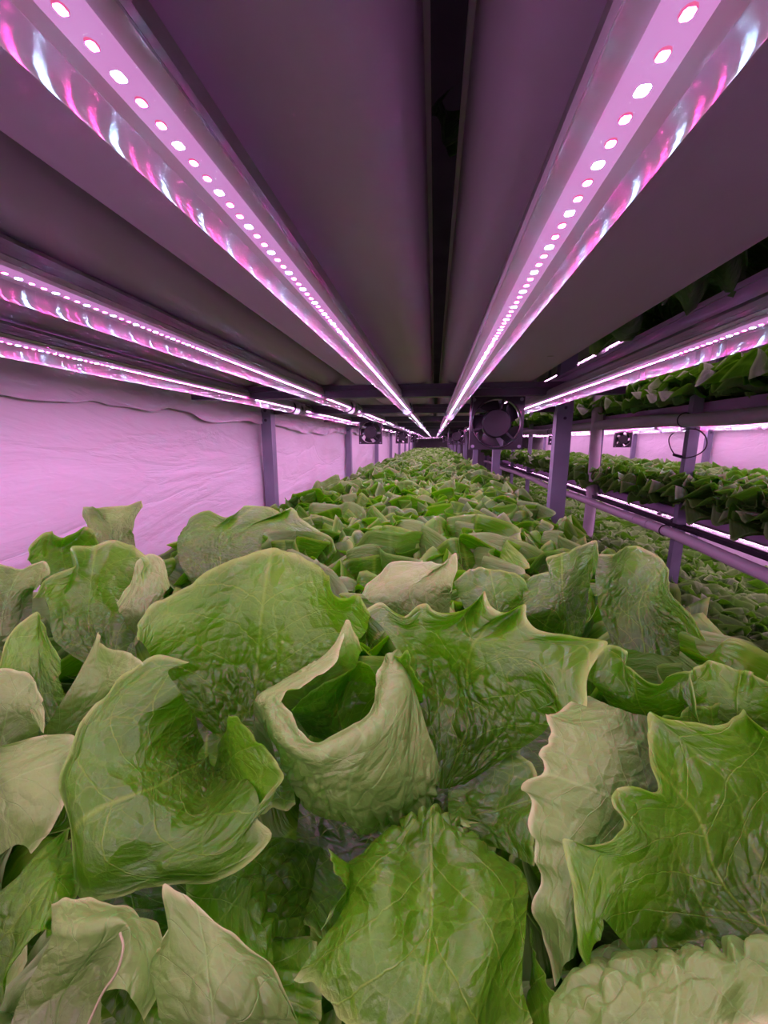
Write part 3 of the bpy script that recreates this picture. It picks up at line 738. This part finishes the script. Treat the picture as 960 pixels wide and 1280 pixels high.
# whole-head meshes for the distance
def whole_head(seed, nu, nv, n, m, open_=1.0, wide=1.0):
    Gs = []; 
    for i, (az, tilt, roll, off, lift, s) in enumerate(head_plan(seed+50, n, open_)):
        G = gen_leaf(seed*7+i, nu, nv, W=.20*wide, ruf=.017, curl=-.2+1.2*random.Random(seed*31+i).random(), bl=.005, cup=.3 if i%2 else .12)
        mx = np4(leaf_frame(az, tilt, roll, off, lift) @ Matrix.Scale(s, 4))
        Gs.append(G.reshape(-1, 3)@mx[:3,:3].T+mx[:3,3])
    V = np.concatenate(Gs); f = grid_faces(nu, nv); Fc = np.concatenate([f+i*nu*nv for i in range(n)])
    U_, V_ = np.meshgrid(np.linspace(-1, 1, nu), np.linspace(0, 1, nv))
    uv = np.tile(np.stack([U_, V_], -1).reshape(-1, 2), (n, 1))
    return V, Fc, uv
def raw_mesh(name, V, Fc, uv, m):
    me = bpy.data.meshes.new(name)
    me.vertices.add(len(V)); me.vertices.foreach_set('co', V.reshape(-1).astype(np.float32))
    me.loops.add(len(Fc)*4); me.loops.foreach_set('vertex_index', Fc.reshape(-1).astype(np.int32))
    me.polygons.add(len(Fc)); me.polygons.foreach_set('loop_start', np.arange(0, len(Fc)*4, 4, dtype=np.int32))
    me.polygons.foreach_set('use_smooth', np.ones(len(Fc), bool)); me.update(calc_edges=True)
    me.uv_layers.new(name='uv'); me.uv_layers['uv'].data.foreach_set('uv', uv[Fc.reshape(-1)].reshape(-1).astype(np.float32))
    cm = uv*np.array([6, 16])+np.repeat(np.arange(len(uv)//1)//200, 1)[:, None]*3.1
    me.uv_layers.new(name='cm'); me.uv_layers['cm'].data.foreach_set('uv', cm[Fc.reshape(-1)].reshape(-1).astype(np.float32))
    me.materials.append(m); return me
FARH = [whole_head(s, 34, 11, 10, None) for s in range(5)]
FARM = [raw_mesh('lettuce_head', *h, M['far']) for h in FARH]
FARD = [raw_mesh('lettuce_head', *whole_head(s+20, 34, 10, 12, None, open_=1.15, wide=.95), M['far']) for s in range(4)]
TINY = [whole_head(s+40, 9, 4, 10, None) for s in range(4)]

rr = random.Random(11)
ROWX = [(-.445, 'row along the left wall'), (-.29, 'second row from the left wall'), (-.105, 'row left of the middle'), (.08, 'row right of the middle'), (.265, 'row along the aisle')]
BZ = -.375
count = 0
# our bed: leafy heads near, whole heads further on
for ri, (x, rn) in enumerate(ROWX):
    y = .47+.09*(ri % 2) if ri in (1, 2, 3) else .36+.08*(ri % 2)
    k = 0
    while y < 6.3:
        xx = x+rr.uniform(-.025, .025); yy = y+rr.uniform(-.02, .02); zz = BZ+rr.uniform(-.012, .012)
        if x < -.4: xx = max(xx, -.455)
        o_ = ORD[k]
        sc_ = rr.uniform(1.16, 1.36)
        if ri == 0: sc_ *= .95
        if y < 1.75:
            leafy_head(xx, yy, zz, sc_, rr.randrange(9999), f'green lettuce head with frilly leaves, {o_} in the {rn}', 'lettuce heads of the near bed', rr.uniform(0, 6.28))
        else:
            o = link('lettuce_head', FARM[rr.randrange(5)], None, (xx, yy, zz), (0, 0, rr.uniform(0, 6.28))); o.scale = (sc_,)*3
            if o_: tag(o, f'small receding lettuce head, {o_} in the {rn}', 'lettuce', 'lettuce heads of the near bed')
            else: tag(o, f'tiny distant lettuce head, past the twentieth in the {rn}', 'lettuce', f'distant lettuce heads in the {rn}')
        count += 1; k += 1
        y += .178
# the far rack
for (nm, zb) in TIERS:
    z0 = zb+.06
    rows = [OX+.07, OX+.30, OX+.52] if nm != 'lower' else [1.09, 1.30, 1.52, 1.75]
    if nm == 'upper': rows = [OX+.09, OX+.30]
    for ri, x in enumerate(rows):
        y = {0: 1.62, 1: 1.8, 2: 2.3, 3: 2.6}[ri]; k = 0
        if nm == 'lower': y = 1.15+.22*ri
        while k < 15:
            s = rr.uniform(1.5, 1.8)
            o = link('lettuce_head', FARD[rr.randrange(4)], None, (x+rr.uniform(-.03, .03), y, z0), (0, 0, rr.uniform(0, 6.28))); o.scale = (s, s, s*(.95 if nm != 'upper' else .9))
            tag(o, f'{nm} tier lettuce head across the aisle, {ORD[k]} along the {ORD[ri]} row from the aisle', 'lettuce', f'lettuce heads on the {nm} tier of the far rack')
            y += .165; k += 1; count += 1
# everything past that is one mass of distant heads
Vs, Fs, UVs, off = [], [], [], 0
def put(x, y, z, s):
    global off
    V, Fc, uv = TINY[rr.randrange(4)]; a = rr.uniform(0, 6.28); c, q = math.cos(a)*s, math.sin(a)*s
    Rm = np.array([[c, -q, 0], [q, c, 0], [0, 0, s]])
    q_ = V@Rm.T+np.array([x, y, z]); q_[:, 0] = np.clip(q_[:, 0], WALL_X+.03, RW-.03); Vs.append(q_); Fs.append(Fc+off); UVs.append(uv); off += len(V)
for x, _ in ROWX:
    y = 6.45
    while y < 11.7: put(x+rr.uniform(-.03, .03), y, BZ+rr.uniform(-.01, .015), rr.uniform(1.15, 1.35)); y += .2
for (nm, zb) in TIERS:
    xs = [OX+.09, OX+.30, OX+.52, OX+.74] if nm != 'lower' else [1.09, 1.30, 1.52, 1.75, 1.98, 2.14]
    for ri, x in enumerate(xs):
        done = (3 if nm == 'middle' else 2 if nm == 'upper' else 4)
        y = 4.1 if ri < done else 2.2
        while y < 11.3: put(x+rr.uniform(-.03, .03), y+rr.uniform(-.03, .03), zb+.06, rr.uniform(1.45, 1.7)); y += .21
o = link('distant_lettuce', raw_mesh('distant_lettuce', np.concatenate(Vs), np.concatenate(Fs), np.concatenate(UVs), M['far']))
tag(o, 'mass of distant lettuce heads at the far ends of the beds', 'lettuce', kind='stuff')
# upper tier of our own rack: seen through the gaps between channels
for k, (x, y, s) in enumerate([(-.15, .26, .8), (.17, .40, .8), (-.15, .62, .8), (.17, .85, .8), (.315, .40, .85), (.32, .58, .8), (-.28, .4, .8), (-.28, .9, .8), (.15, 1.3, .9), (-.15, 1.1, .9)]):
    o = link('lettuce_head', FARD[k % 4], None, (x, y, CB+.066 if x < .3 else CB+.018), (0, 0, k*1.7)); o.scale = (s, s, s*.8); 
    tag(o, f'shaded lettuce head on the tier overhead, {ORD[k]} glimpsed through the channel gaps', 'lettuce', 'lettuce heads on the tier overhead')
# drooping leaves hanging in the gaps between overhead channels
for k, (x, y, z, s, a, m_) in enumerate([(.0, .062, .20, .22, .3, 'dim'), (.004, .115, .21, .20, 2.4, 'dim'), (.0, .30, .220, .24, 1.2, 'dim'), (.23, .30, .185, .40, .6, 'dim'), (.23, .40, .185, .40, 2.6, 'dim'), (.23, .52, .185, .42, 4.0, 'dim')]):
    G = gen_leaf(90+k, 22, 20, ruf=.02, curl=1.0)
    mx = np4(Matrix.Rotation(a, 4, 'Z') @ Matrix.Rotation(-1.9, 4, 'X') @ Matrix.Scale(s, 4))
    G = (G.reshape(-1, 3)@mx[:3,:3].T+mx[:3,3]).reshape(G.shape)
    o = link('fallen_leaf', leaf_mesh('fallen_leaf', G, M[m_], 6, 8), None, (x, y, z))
    tag(o, f'shaded lettuce leaf dangling in the {"middle gap" if x < .1 else "right gap"} between overhead channels, {ORD[k%3]} from the camera', 'leaf', 'leaves dangling in the channel gaps')

# ------------------------------------------------------------------ hero heads in the foreground
def H_(x, y, label): 
    t = empty('lettuce_head', (x, y, BZ), label, 'lettuce', 'foreground lettuce heads')
    MB().tube([(0,0,0),(0,0,.06)], .012, 10).build('stem', M['pale'], t, smooth=True); return t
LF, PL = M['leaf'], M['pale']
A = H_(-.03, .20, 'largest central lettuce head with a cupped leaf at its heart')
hero([[(275,930,-20),(310,935,-20.5),(350,905,-20)],
      [(205,850,-15.5),(250,850),(308,845,-17),(370,842),(425,825,-15)],
      [(182,812,-13),(240,780),(312,760,-12.5),(390,768),(452,795,-12.8)],
      [(168,802,-12.0),(175,772),(206,744),(238,730),(256,717),(300,697,-9.3),(345,686,-9.2),(385,699),(410,720),(424,743),(447,746),(463,768,-11.0)]],
     LF, A, seed=3, bl=.0042, blz=(.02,.66), ruf=.0022, rufk=4, nu=150, nv=120)
hero([[(258,930,-17),(252,938,-17.2),(254,950,-17.6),(264,955,-17.5),(274,946,-17)],
      [(245,898,-15),(225,930,-15.6),(228,965,-16.2),(258,985,-16.4),(292,965,-15.8)],
      [(225,866,-12.8),(180,905),(165,960,-14.0),(190,1025),(250,1030,-14.8),(318,985,-13.8)],
      [(212,842,-12.4),(140,885),(105,960,-13.2),(120,1060),(190,1080,-15),(270,1065),(330,1015,-13.8)],
      [(235,830,-12.8),(198,822,-12.0),(170,838),(148,850),(120,885),(98,915),(80,955,-13.4),(84,1000),(88,1060),(96,1118,-15.9),(140,1120),(180,1115),(228,1105,-15.7),(290,1092),(336,1048,-14.4),(322,1020),(332,995),(351,970,-13.0)]],
     LF, A, seed=8, bl=.0016, blz=(0,.42), ruf=.0016, rufk=5, nu=150, nv=120)
# curled lobe right of the left leaf
hero([[(266,935,-17),(270,960,-17),(285,1000,-16)],
      [(280,912,-14.2),(298,948,-14.0),(312,990,-14.6)],
      [(284,897,-13.2),(296,896),(318,925,-12.4),(330,935),(351,968,-12.9),(335,1000,-13.8),(322,1022,-14.5)]],
     LF, A, seed=14, bl=.001, ruf=.001, nu=60, nv=50)
# cup leaf: front wall
hero([[(392,975,-19),(420,990,-19),(460,992,-19),(500,985,-19),(525,960,-19)],
      [(372,985,-16.5),(395,1018,-16.8),(432,1029,-16.8),(500,1023,-16.8),(548,975,-16.2)],
      [(348,935,-14.3),(378,968,-13.8),(430,985,-13.2),(500,965,-13.6),(532,920,-14.0)],
      [(332,888,-12.7),(344,918),(362,940),(396,955,-11.9),(430,943),(465,925,-11.9),(495,885),(508,855,-12.4),(500,820,-12.4)],
      [(336,882,-12.3),(352,905),(375,928),(404,931,-11.6),(448,912),(470,892,-11.8),(484,862),(490,840),(488,820,-11.9)],
      [(346,872,-12.5),(364,890),(383,918),(404,924,-12.3),(445,905),(466,882,-12.5),(470,858),(474,838),(484,818,-12.3)]],
     PL, A, seed=21, bl=.0042, blz=(.16,.74), ruf=.0010, rufk=3, nu=140, nv=130, label='pale lettuce leaf curled into an open cup')
# cup leaf: back wall with bubbled back
hero([[(345,960,-17.5),(325,920,-16),(330,900,-16),(350,905,-17),(380,930,-18)],
      [(330,915,-14.5),(314,880,-13.6),(345,855,-13.6),(390,835,-13.6),(440,840,-15)],
      [(332,892,-13.0),(335,868,-12.6),(378,838,-12.2),(422,812,-11.9),(450,815,-12.6)],
      [(340,884,-12.2),(362,862),(395,845,-11.9),(425,815),(428,785),(434,773,-10.6),(443,790),(455,812,-11.8)]],
     PL, A, seed=24, bl=.0036, blz=(.2,.85), ruf=.001, nu=100, nv=80, label='bubbled pale leaf behind the cup')
# dark lining of the cup
hero([[(385,925,-17),(430,930,-18),(475,890,-17)],
      [(368,893,-13.6),(410,880,-15),(440,850,-14.5),(470,850,-14)],
      [(364,888,-12.6),(395,860),(438,838,-12.6),(452,828),(470,845,-12.8)]],
     LF, A, seed=27, bl=.001, ruf=.0006, nu=60, nv=50)
hero([[(500,890,-17),(515,900,-17),(530,890,-17)],
      [(495,845,-13.5),(510,860,-13.5),(528,868,-14)],
      [(484,820,-12.0),(500,822),(510,812,-11.4),(513,832),(528,858,-12.6)]],
     LF, A, seed=29, bl=.0008, ruf=.0006, nu=50, nv=40)
# big right leaf
hero([[(535,975,-18.5),(553,985,-19),(580,980,-18.5)],
      [(526,905,-16.4),(565,905),(605,925,-16.4),(640,945,-17)],
      [(508,838,-14),(565,845,-15.2),(620,872,-14.6),(680,915,-15.6)],
      [(482,790,-12.3),(560,795,-12.6),(640,820,-12.4),(700,880,-14)],
      [(456,764,-11.8),(476,753),(505,772),(528,756),(546,765),(576,764,-10.8),(597,750),(606,739,-10.4),(613,757),(632,767),(655,756,-10.7),(659,775),(685,791),(720,797),(758,802,-11.2),(748,820),(732,847),(731,883,-13),(718,905),(700,898),(688,885),(664,888,-14.6)]],
     LF, A, seed=33, bl=.0034, blz=(.06,.72), ruf=.0012, rufk=4, nu=170, nv=130)
# bottom middle leaf arching to the camera
hero([[(520,1040,-17.5),(545,1030,-17.5),(575,1045,-17.5)],
      [(455,1068,-15.6),(500,1036,-14.6),(535,1021,-14.4),(572,1040,-14.8),(620,1072,-16)],
      [(432,1090,-15.2),(480,1080,-13.6),(535,1090,-14.6),(590,1092,-13.8),(655,1100,-15.5)],
      [(432,1125,-14.8),(480,1140,-13.6),(530,1165,-14.4),(600,1160,-13.6),(655,1160,-15)],
      [(405,1165,-14.6),(450,1200,-13.9),(530,1230,-14.2),(600,1230,-13.8),(650,1230,-15)],
      [(368,1222,-14.8),(400,1245),(440,1290),(530,1330,-15),(600,1320),(665,1280,-15.5)]],
     LF, A, seed=41, bl=.0046, blz=(.04,.55), ruf=.0012, rufk=3, nu=160, nv=140)
hero([[(455,1090,-16.5),(445,1120,-16.5),(430,1150,-16.5)],
      [(430,1085,-14.8),(434,1108,-14.8),(420,1140,-14.8)],
      [(404,1061,-13.6),(412,1085),(425,1105),(433,1112,-14.2),(412,1142,-14.8),(398,1165,-15)]],
     LF, A, seed=43, bl=.0004, ruf=.0006, nu=50, nv=40)
# shaded lower leaves
hero([[(150,860,-18.5),(250,850,-18.5),(360,860,-18.5)],[(150,930,-19),(250,930,-19.5),(360,930,-19)],[(150,1010,-18.6),(250,1020,-18.8),(370,1010,-18.6)]], LF, A, seed=151, bl=.003, nu=70, nv=60)
hero([[(250,1130,-21),(180,1180,-21),(120,1240,-21)],[(280,1150,-20),(230,1200,-20),(180,1300,-20)],[(400,1180,-19.4),(400,1280,-19.4),(380,1360,-19.4)]], LF, A, seed=147, bl=.003, nu=70, nv=60)
hero([[(60,1080,-21),(100,1040,-21),(200,1020,-21)],[(80,1160,-19.6),(150,1130,-19.6),(250,1100,-19.6)],[(60,1230,-18.6),(150,1220,-18.4),(270,1190,-18.6)]], LF, A, seed=148, bl=.003, nu=70, nv=60)
hero([[(380,960,-22),(450,1000,-22),(560,980,-22)],[(370,1060,-21),(450,1080,-20.6),(580,1050,-21)],[(380,1160,-19.6),(450,1180,-19.4),(600,1120,-19.6)]], LF, A, seed=149, bl=.003, nu=70, nv=60)
hero([[(560,900,-21),(640,900,-21),(740,890,-21)],[(560,960,-19.4),(640,960,-19.2),(740,960,-19.4)],[(560,1030,-18.6),(640,1040,-18.6),(740,1050,-18.6)]], LF, A, seed=150, bl=.003, nu=70, nv=60)
hero([[(400,1060,-20),(392,1110,-20),(388,1170,-20)],[(330,1050,-18.5),(320,1110,-18),(340,1175,-18.5)],[(235,1085,-17.6),(230,1110),(245,1150,-17.6),(300,1215),(350,1240,-18)]], LF, A, seed=47, bl=.003, nu=90, nv=80)
hero([[(552,1010,-20),(545,1030,-20),(560,1050,-20)],[(590,985,-18.5),(600,1020,-18.5),(620,1060,-18.5)],[(640,940,-17.4),(668,955),(672,1000,-17.2),(665,1040),(670,1085,-17.4)]], LF, A, seed=49, bl=.003, nu=90, nv=80)

Bh = H_(.20, .17, 'lettuce head at the lower right with broad pale leaves')
hero([[(815,893,-13.6),(840,960,-14.2),(835,1030,-14.6),(805,1090,-15.2),(748,1175,-16)],
      [(775,882,-13.0),(765,935,-12.9),(755,1000,-13.4),(738,1065,-13.8),(725,1125,-14.4),(716,1195,-15.2)],
      [(735,866,-13.2),(705,884),(688,895),(684,893,-12.8),(690,910),(683,926),(672,942),(680,952),(677,968),(653,985,-13.2),(665,1000),(660,1035),(668,1052),(664,1075,-14),(672,1102),(663,1140),(680,1172),(694,1232,-16)]],
     PL, Bh, seed=52, bl=.0008, blz=(.1,.5), ruf=.0012, rufk=6, nu=150, nv=100, label='smooth pale leaf with a toothed left rim')
hero([[(900,1225,-15.4),(960,1215,-15.4),(1010,1190,-15.2),(1040,1120,-15)],
      [(800,1195,-14.6),(860,1150,-14.4),(930,1095,-14.4),(1020,1040,-14)],
      [(752,1150,-13.4),(795,1095,-13.0),(860,1030,-13.2),(940,975,-12.8),(1030,965,-12.8)],
      [(738,1213,-14.6),(722,1180,-14.0),(714,1120),(704,1051,-12.7),(735,1056),(764,1043),(776,1028),(766,1010,-12.2),(770,982),(798,987),(822,990,-12.2),(815,955),(811,920),(810,890,-11.3),(838,897),(880,906),(905,903),(926,884,-10.9),(962,912),(1030,930,-11)]],
     LF, Bh, seed=55, bl=.0013, blz=(.0,.5), ruf=.0014, rufk=5, nu=160, nv=120, label='bright green translucent leaf at the right edge')
hero([[(700,1225,-17),(800,1225,-17),(900,1215,-17),(1000,1200,-17)],
      [(712,1245,-15.6),(760,1218,-14.8),(830,1205,-14.2),(900,1200,-14),(1000,1192,-14)],
      [(690,1262,-14.6),(770,1248,-13.4),(850,1238,-13.2),(920,1222,-13),(1010,1215,-13)],
      [(690,1320,-14.6),(780,1310,-13.6),(870,1300,-13.2),(1020,1280,-13)]],
     PL, Bh, seed=58, bl=.0032, blz=(.1,.95), ruf=.001, nu=130, nv=90, label='bubbled pale leaf at the bottom right corner')
hero([[(650,1310,-16),(655,1250,-16),(660,1200,-16),(662,1165,-15.8)],
      [(715,1310,-15),(700,1262),(680,1225,-14.8),(664,1190),(661,1158,-15.2)]], LF, Bh, seed=60, bl=.0005, ruf=.0006, nu=50, nv=30)
hero([[(770,895,-16),(810,905,-16),(860,912,-16)],
      [(745,858,-13.8),(795,875,-14.2),(855,878,-14)],
      [(734,850,-13.0),(748,822),(762,808,-12.2),(780,812),(784,834),(812,852,-12.8),(835,850),(862,838,-12.2),(868,870),(876,908,-14)]],
     LF, Bh, seed=62, bl=.001, ruf=.002, nu=100, nv=60)
hero([[(880,918,-16),(925,928,-16),(985,935,-16)],
      [(866,880,-14),(915,890,-13.8),(980,905,-14)],
      [(858,838,-12.5),(872,832),(890,826,-12),(915,836),(940,842),(962,860,-12),(1000,885,-12.4)]],
     LF, Bh, seed=64, bl=.001, ruf=.0025, nu=100, nv=60)
hero([[(860,1010,-18),(900,1000,-18),(960,1000,-18)],[(840,940,-15.5),(900,930,-15.5),(980,930,-15)],[(815,905,-14),(860,890),(900,880,-13.5),(990,870,-13)]], LF, Bh, seed=66, bl=.001, nu=60, nv=40)

Ch = H_(-.12, .02, 'lettuce head at the bottom left with brown-edged curled leaves')
hero([[(215,1340,-15.5),(300,1360,-15.2),(400,1340,-15.5)],
      [(196,1262,-14),(275,1262,-13),(366,1268,-14)],
      [(186,1215,-13.6),(225,1195,-12.8),(285,1192,-12.6),(345,1228,-13.4)],
      [(176,1203,-13.8),(203,1184),(201,1170,-13),(213,1150),(207,1130),(205,1107,-12.0),(222,1117),(240,1125,-12.2),(285,1163),(330,1198,-13.2),(358,1243),(378,1295,-14.4)]],
     PL, Ch, seed=71, bl=.0012, ruf=.0006, nu=120, nv=90)
hero([[(10,1340,-16),(70,1345,-16),(130,1330,-16)],
      [(30,1250,-15.2),(80,1245,-15),(125,1250,-14.8)],
      [(63,1176,-13.6),(100,1180,-13.2),(150,1166,-12.8),(150,1195,-13),(128,1240,-13.6)],
      [(66,1158,-13.3),(100,1160,-12.8),(152,1150,-12.6),(175,1185,-13),(160,1240,-13.4)],
      [(64,1130,-13.8),(85,1126),(105,1127,-13.4),(150,1138),(185,1155),(203,1175,-13.8),(198,1225),(180,1280,-14.6)]],
     PL, Ch, seed=74, bl=.0006, ruf=.0006, nu=110, nv=100, label='leaf with a rolled cream and brown rim')
MBrn = MB().tube([tuple(p) for p in cr([P(150,1166,-12.4), P(154,1185,-12.5), P(146,1215,-12.8), P(128,1242,-13.2), P(106,1290,-13.8)], np.linspace(0, 1, 24))], .0003, 6)
MBrn.v = [tuple(Vector(v)-Ch.location) for v in MBrn.v]; o = MBrn.build('burnt_rim', M['burn'], Ch, smooth=True)
hero([[(-50,1150,-17),(-40,1230,-17),(-30,1300,-17)],
      [(0,1110,-15.6),(15,1165,-15.4),(0,1225,-15.6)],
      [(45,1060,-15.2),(65,1105,-14.8),(50,1170,-15)],
      [(88,1030,-15.6),(96,1075),(93,1130,-15.6),(62,1172,-15.4)]], LF, Ch, seed=77, bl=.0016, nu=90, nv=80)

Dh = H_(-.235, .20, 'lettuce head at the left edge with grey-green leaves')
hero([[(-50,950,-15),(0,955,-15),(45,935,-15)],[(-50,890,-12.6),(5,885,-12.6),(50,905,-13)],
      [(-50,848,-12),(0,836,-11.8),(22,836),(42,850),(52,885,-12.4),(53,916,-13)]], PL, Dh, seed=81, bl=.0008, ruf=.001, nu=80, nv=60)
hero([[(-70,960,-15.6),(-60,1010,-16),(-50,1060,-16.5),(-20,1090,-17)],
      [(-15,938,-13.6),(5,970,-13.6),(15,1010,-14.2),(20,1055,-15.4)],
      [(0,935,-13.2),(30,925),(60,917,-13),(93,920,-13.4),(85,960),(81,1000,-14.2),(60,1040),(38,1067,-15.8)]], PL, Dh, seed=83, bl=.001, ruf=.001, nu=100, nv=70)
hero([[(50,918,-15),(72,922,-15.4),(100,918,-15.4)],[(78,875,-13.4),(108,880,-14),(142,868,-13.6)],
      [(100,838,-12.4),(125,842,-12.8),(158,850,-12.6)],[(119,790,-11.0),(126,808),(150,812,-11.6),(165,820),(178,832,-12)]], PL, Dh, seed=85, bl=.0008, ruf=.0008, nu=80, nv=70)
hero([[(50,925,-15.6),(68,928,-15.8),(90,900,-15.5)],[(22,855,-13.4),(50,855,-13.6),(80,855,-13.6)],
      [(-6,842,-12.4),(8,800),(30,775,-11.6),(48,766),(57,785,-11.8),(74,825,-12.6)]], LF, Dh, seed=87, bl=.001, ruf=.001, nu=80, nv=60)
hero([[(-30,790,-15),(10,795,-15),(40,780,-15)],[(-30,745,-12.6),(15,745,-12.6),(45,740,-13)],[(-30,700,-11),(0,705),(25,709),(54,702,-10.6),(62,716),(46,738,-11.6)]], PL, Dh, seed=89, bl=.001, ruf=.002, nu=80, nv=50)

Eh = H_(-.21, .36, 'lettuce head on the left with a tall green leaf near the pink wall')
hero([[(115,838,-16.5),(148,842,-17),(172,830,-16.5)],[(68,795,-14),(110,785,-14.6),(162,775,-14.4)],[(58,750,-12.4),(110,735,-13),(165,735,-12.6)],
      [(40,748,-11.8),(60,722),(96,706),(89,685,-10.4),(115,682),(142,674,-9.8),(170,686),(186,700,-10.8),(172,742,-12)]], LF, Eh, seed=92, bl=.0022, blz=(.1,.6), ruf=.0016, nu=120, nv=80)
hero([[(168,795,-15),(185,795,-15),(205,785,-15)],[(150,768,-12.8),(176,758,-12.4),(203,748,-13)],[(146,752,-12.2),(164,726),(172,700,-10.8),(188,693),(204,700,-11),(214,732,-12)]], PL, Eh, seed=94, bl=.0008, ruf=.001, nu=70, nv=50)
hero([[(112,700,-14.5),(140,705,-14.5),(172,695,-14.5)],[(106,668,-11.5),(138,668,-12.2),(166,665,-11.6)],[(112,668,-11.2),(106,650),(103,635,-9.9),(112,632),(125,636),(145,634),(160,630),(178,627,-9.4),(171,645),(164,668,-11)]], PL, Eh, seed=96, bl=.0015, ruf=.0025, nu=60, nv=40)
hero([[(250,745,-15.5),(275,750,-15.5),(300,745,-15.5)],[(225,705,-12.6),(270,705,-13.2),(325,700,-12.6)],[(222,672,-11.4),(270,668,-11.8),(335,664,-11.2)],
      [(228,668,-11.4),(238,648),(262,640,-10.4),(285,646),(305,634),(335,632,-9.9),(352,640),(366,634,-10),(378,650),(400,662,-10.8)]], LF, Eh, seed=98, bl=.0022, blz=(.1,.7), ruf=.0028, nu=120, nv=70)

Fh = H_(.12, .38, 'lettuce head right of centre with upright folded leaves')
hero([[(672,800,-16),(700,802,-16),(728,790,-16)],[(655,765,-13.2),(692,758,-12.8),(735,738,-13)],[(655,728,-12),(672,716),(690,714,-11.4),(683,699),(710,690),(744,676,-9.6),(747,705,-11)]], LF, Fh, seed=102, bl=.001, ruf=.0015, nu=90, nv=60)
hero([[(765,805,-16),(805,815,-16),(850,822,-16)],[(748,748,-13.2),(795,750,-13.6),(850,790,-14)],[(742,692,-11),(768,692),(790,680,-10.6),(815,690),(834,708,-11.2),(838,740),(860,765,-12),(882,802,-13)]], LF, Fh, seed=104, bl=.003, blz=(.1,.8), ruf=.0015, nu=110, nv=70)
hero([[(490,775,-14.5),(525,775,-14.5),(560,765,-14.5)],[(462,752,-12.8),(515,735,-12.2),(565,738,-12.6)],[(452,742,-12.6),(470,722),(492,704,-11.6),(530,701),(552,706),(568,692,-10.8),(572,712),(562,742,-12)]], PL, Fh, seed=106, bl=.0006, ruf=.0018, nu=90, nv=60, label='pinkish pale leaf catching the light')
hero([[(60,760,-15),(90,760,-15),(130,740,-15)],[(40,705,-12.5),(80,690,-12.5),(120,690,-12.5)],[(35,700,-11.6),(38,680),(62,664,-10.6),(80,672),(104,658,-10.2),(118,664),(124,690,-11)]], LF, Eh, seed=197, bl=.0015, ruf=.002, nu=80, nv=50)
hero([[(590,790,-15.5),(620,795,-15.5),(660,790,-15.5)],[(575,745,-13),(620,745,-13),(660,745,-13)],[(566,728,-12),(590,710),(620,712,-11.4),(652,722,-11.6),(665,745,-12.4)]], LF, Fh, seed=108, bl=.001, ruf=.0025, nu=80, nv=50)

# low leafy heads that fill the deep shade under the foreground leaves
for k, (x, y) in enumerate([(-.36,.10),(-.40,.26),(-.13,.10),(.05,.06),(.13,.22),(.30,.14),(.30,.30),(-.22,-.08),(.0,-.10),(.2,-.06),(.4,.05),(-.06,.33),(-.42,-.08)]):
    leafy_head(x, y, BZ-.005, .95, 300+k, f'low shaded lettuce head under the foreground leaves, {ORD[k]} of the thirteen', 'shaded heads under the foreground', k*1.1, open_=1.1, n=13)
print('lettuce things', count, 'objects', len(bpy.data.objects))
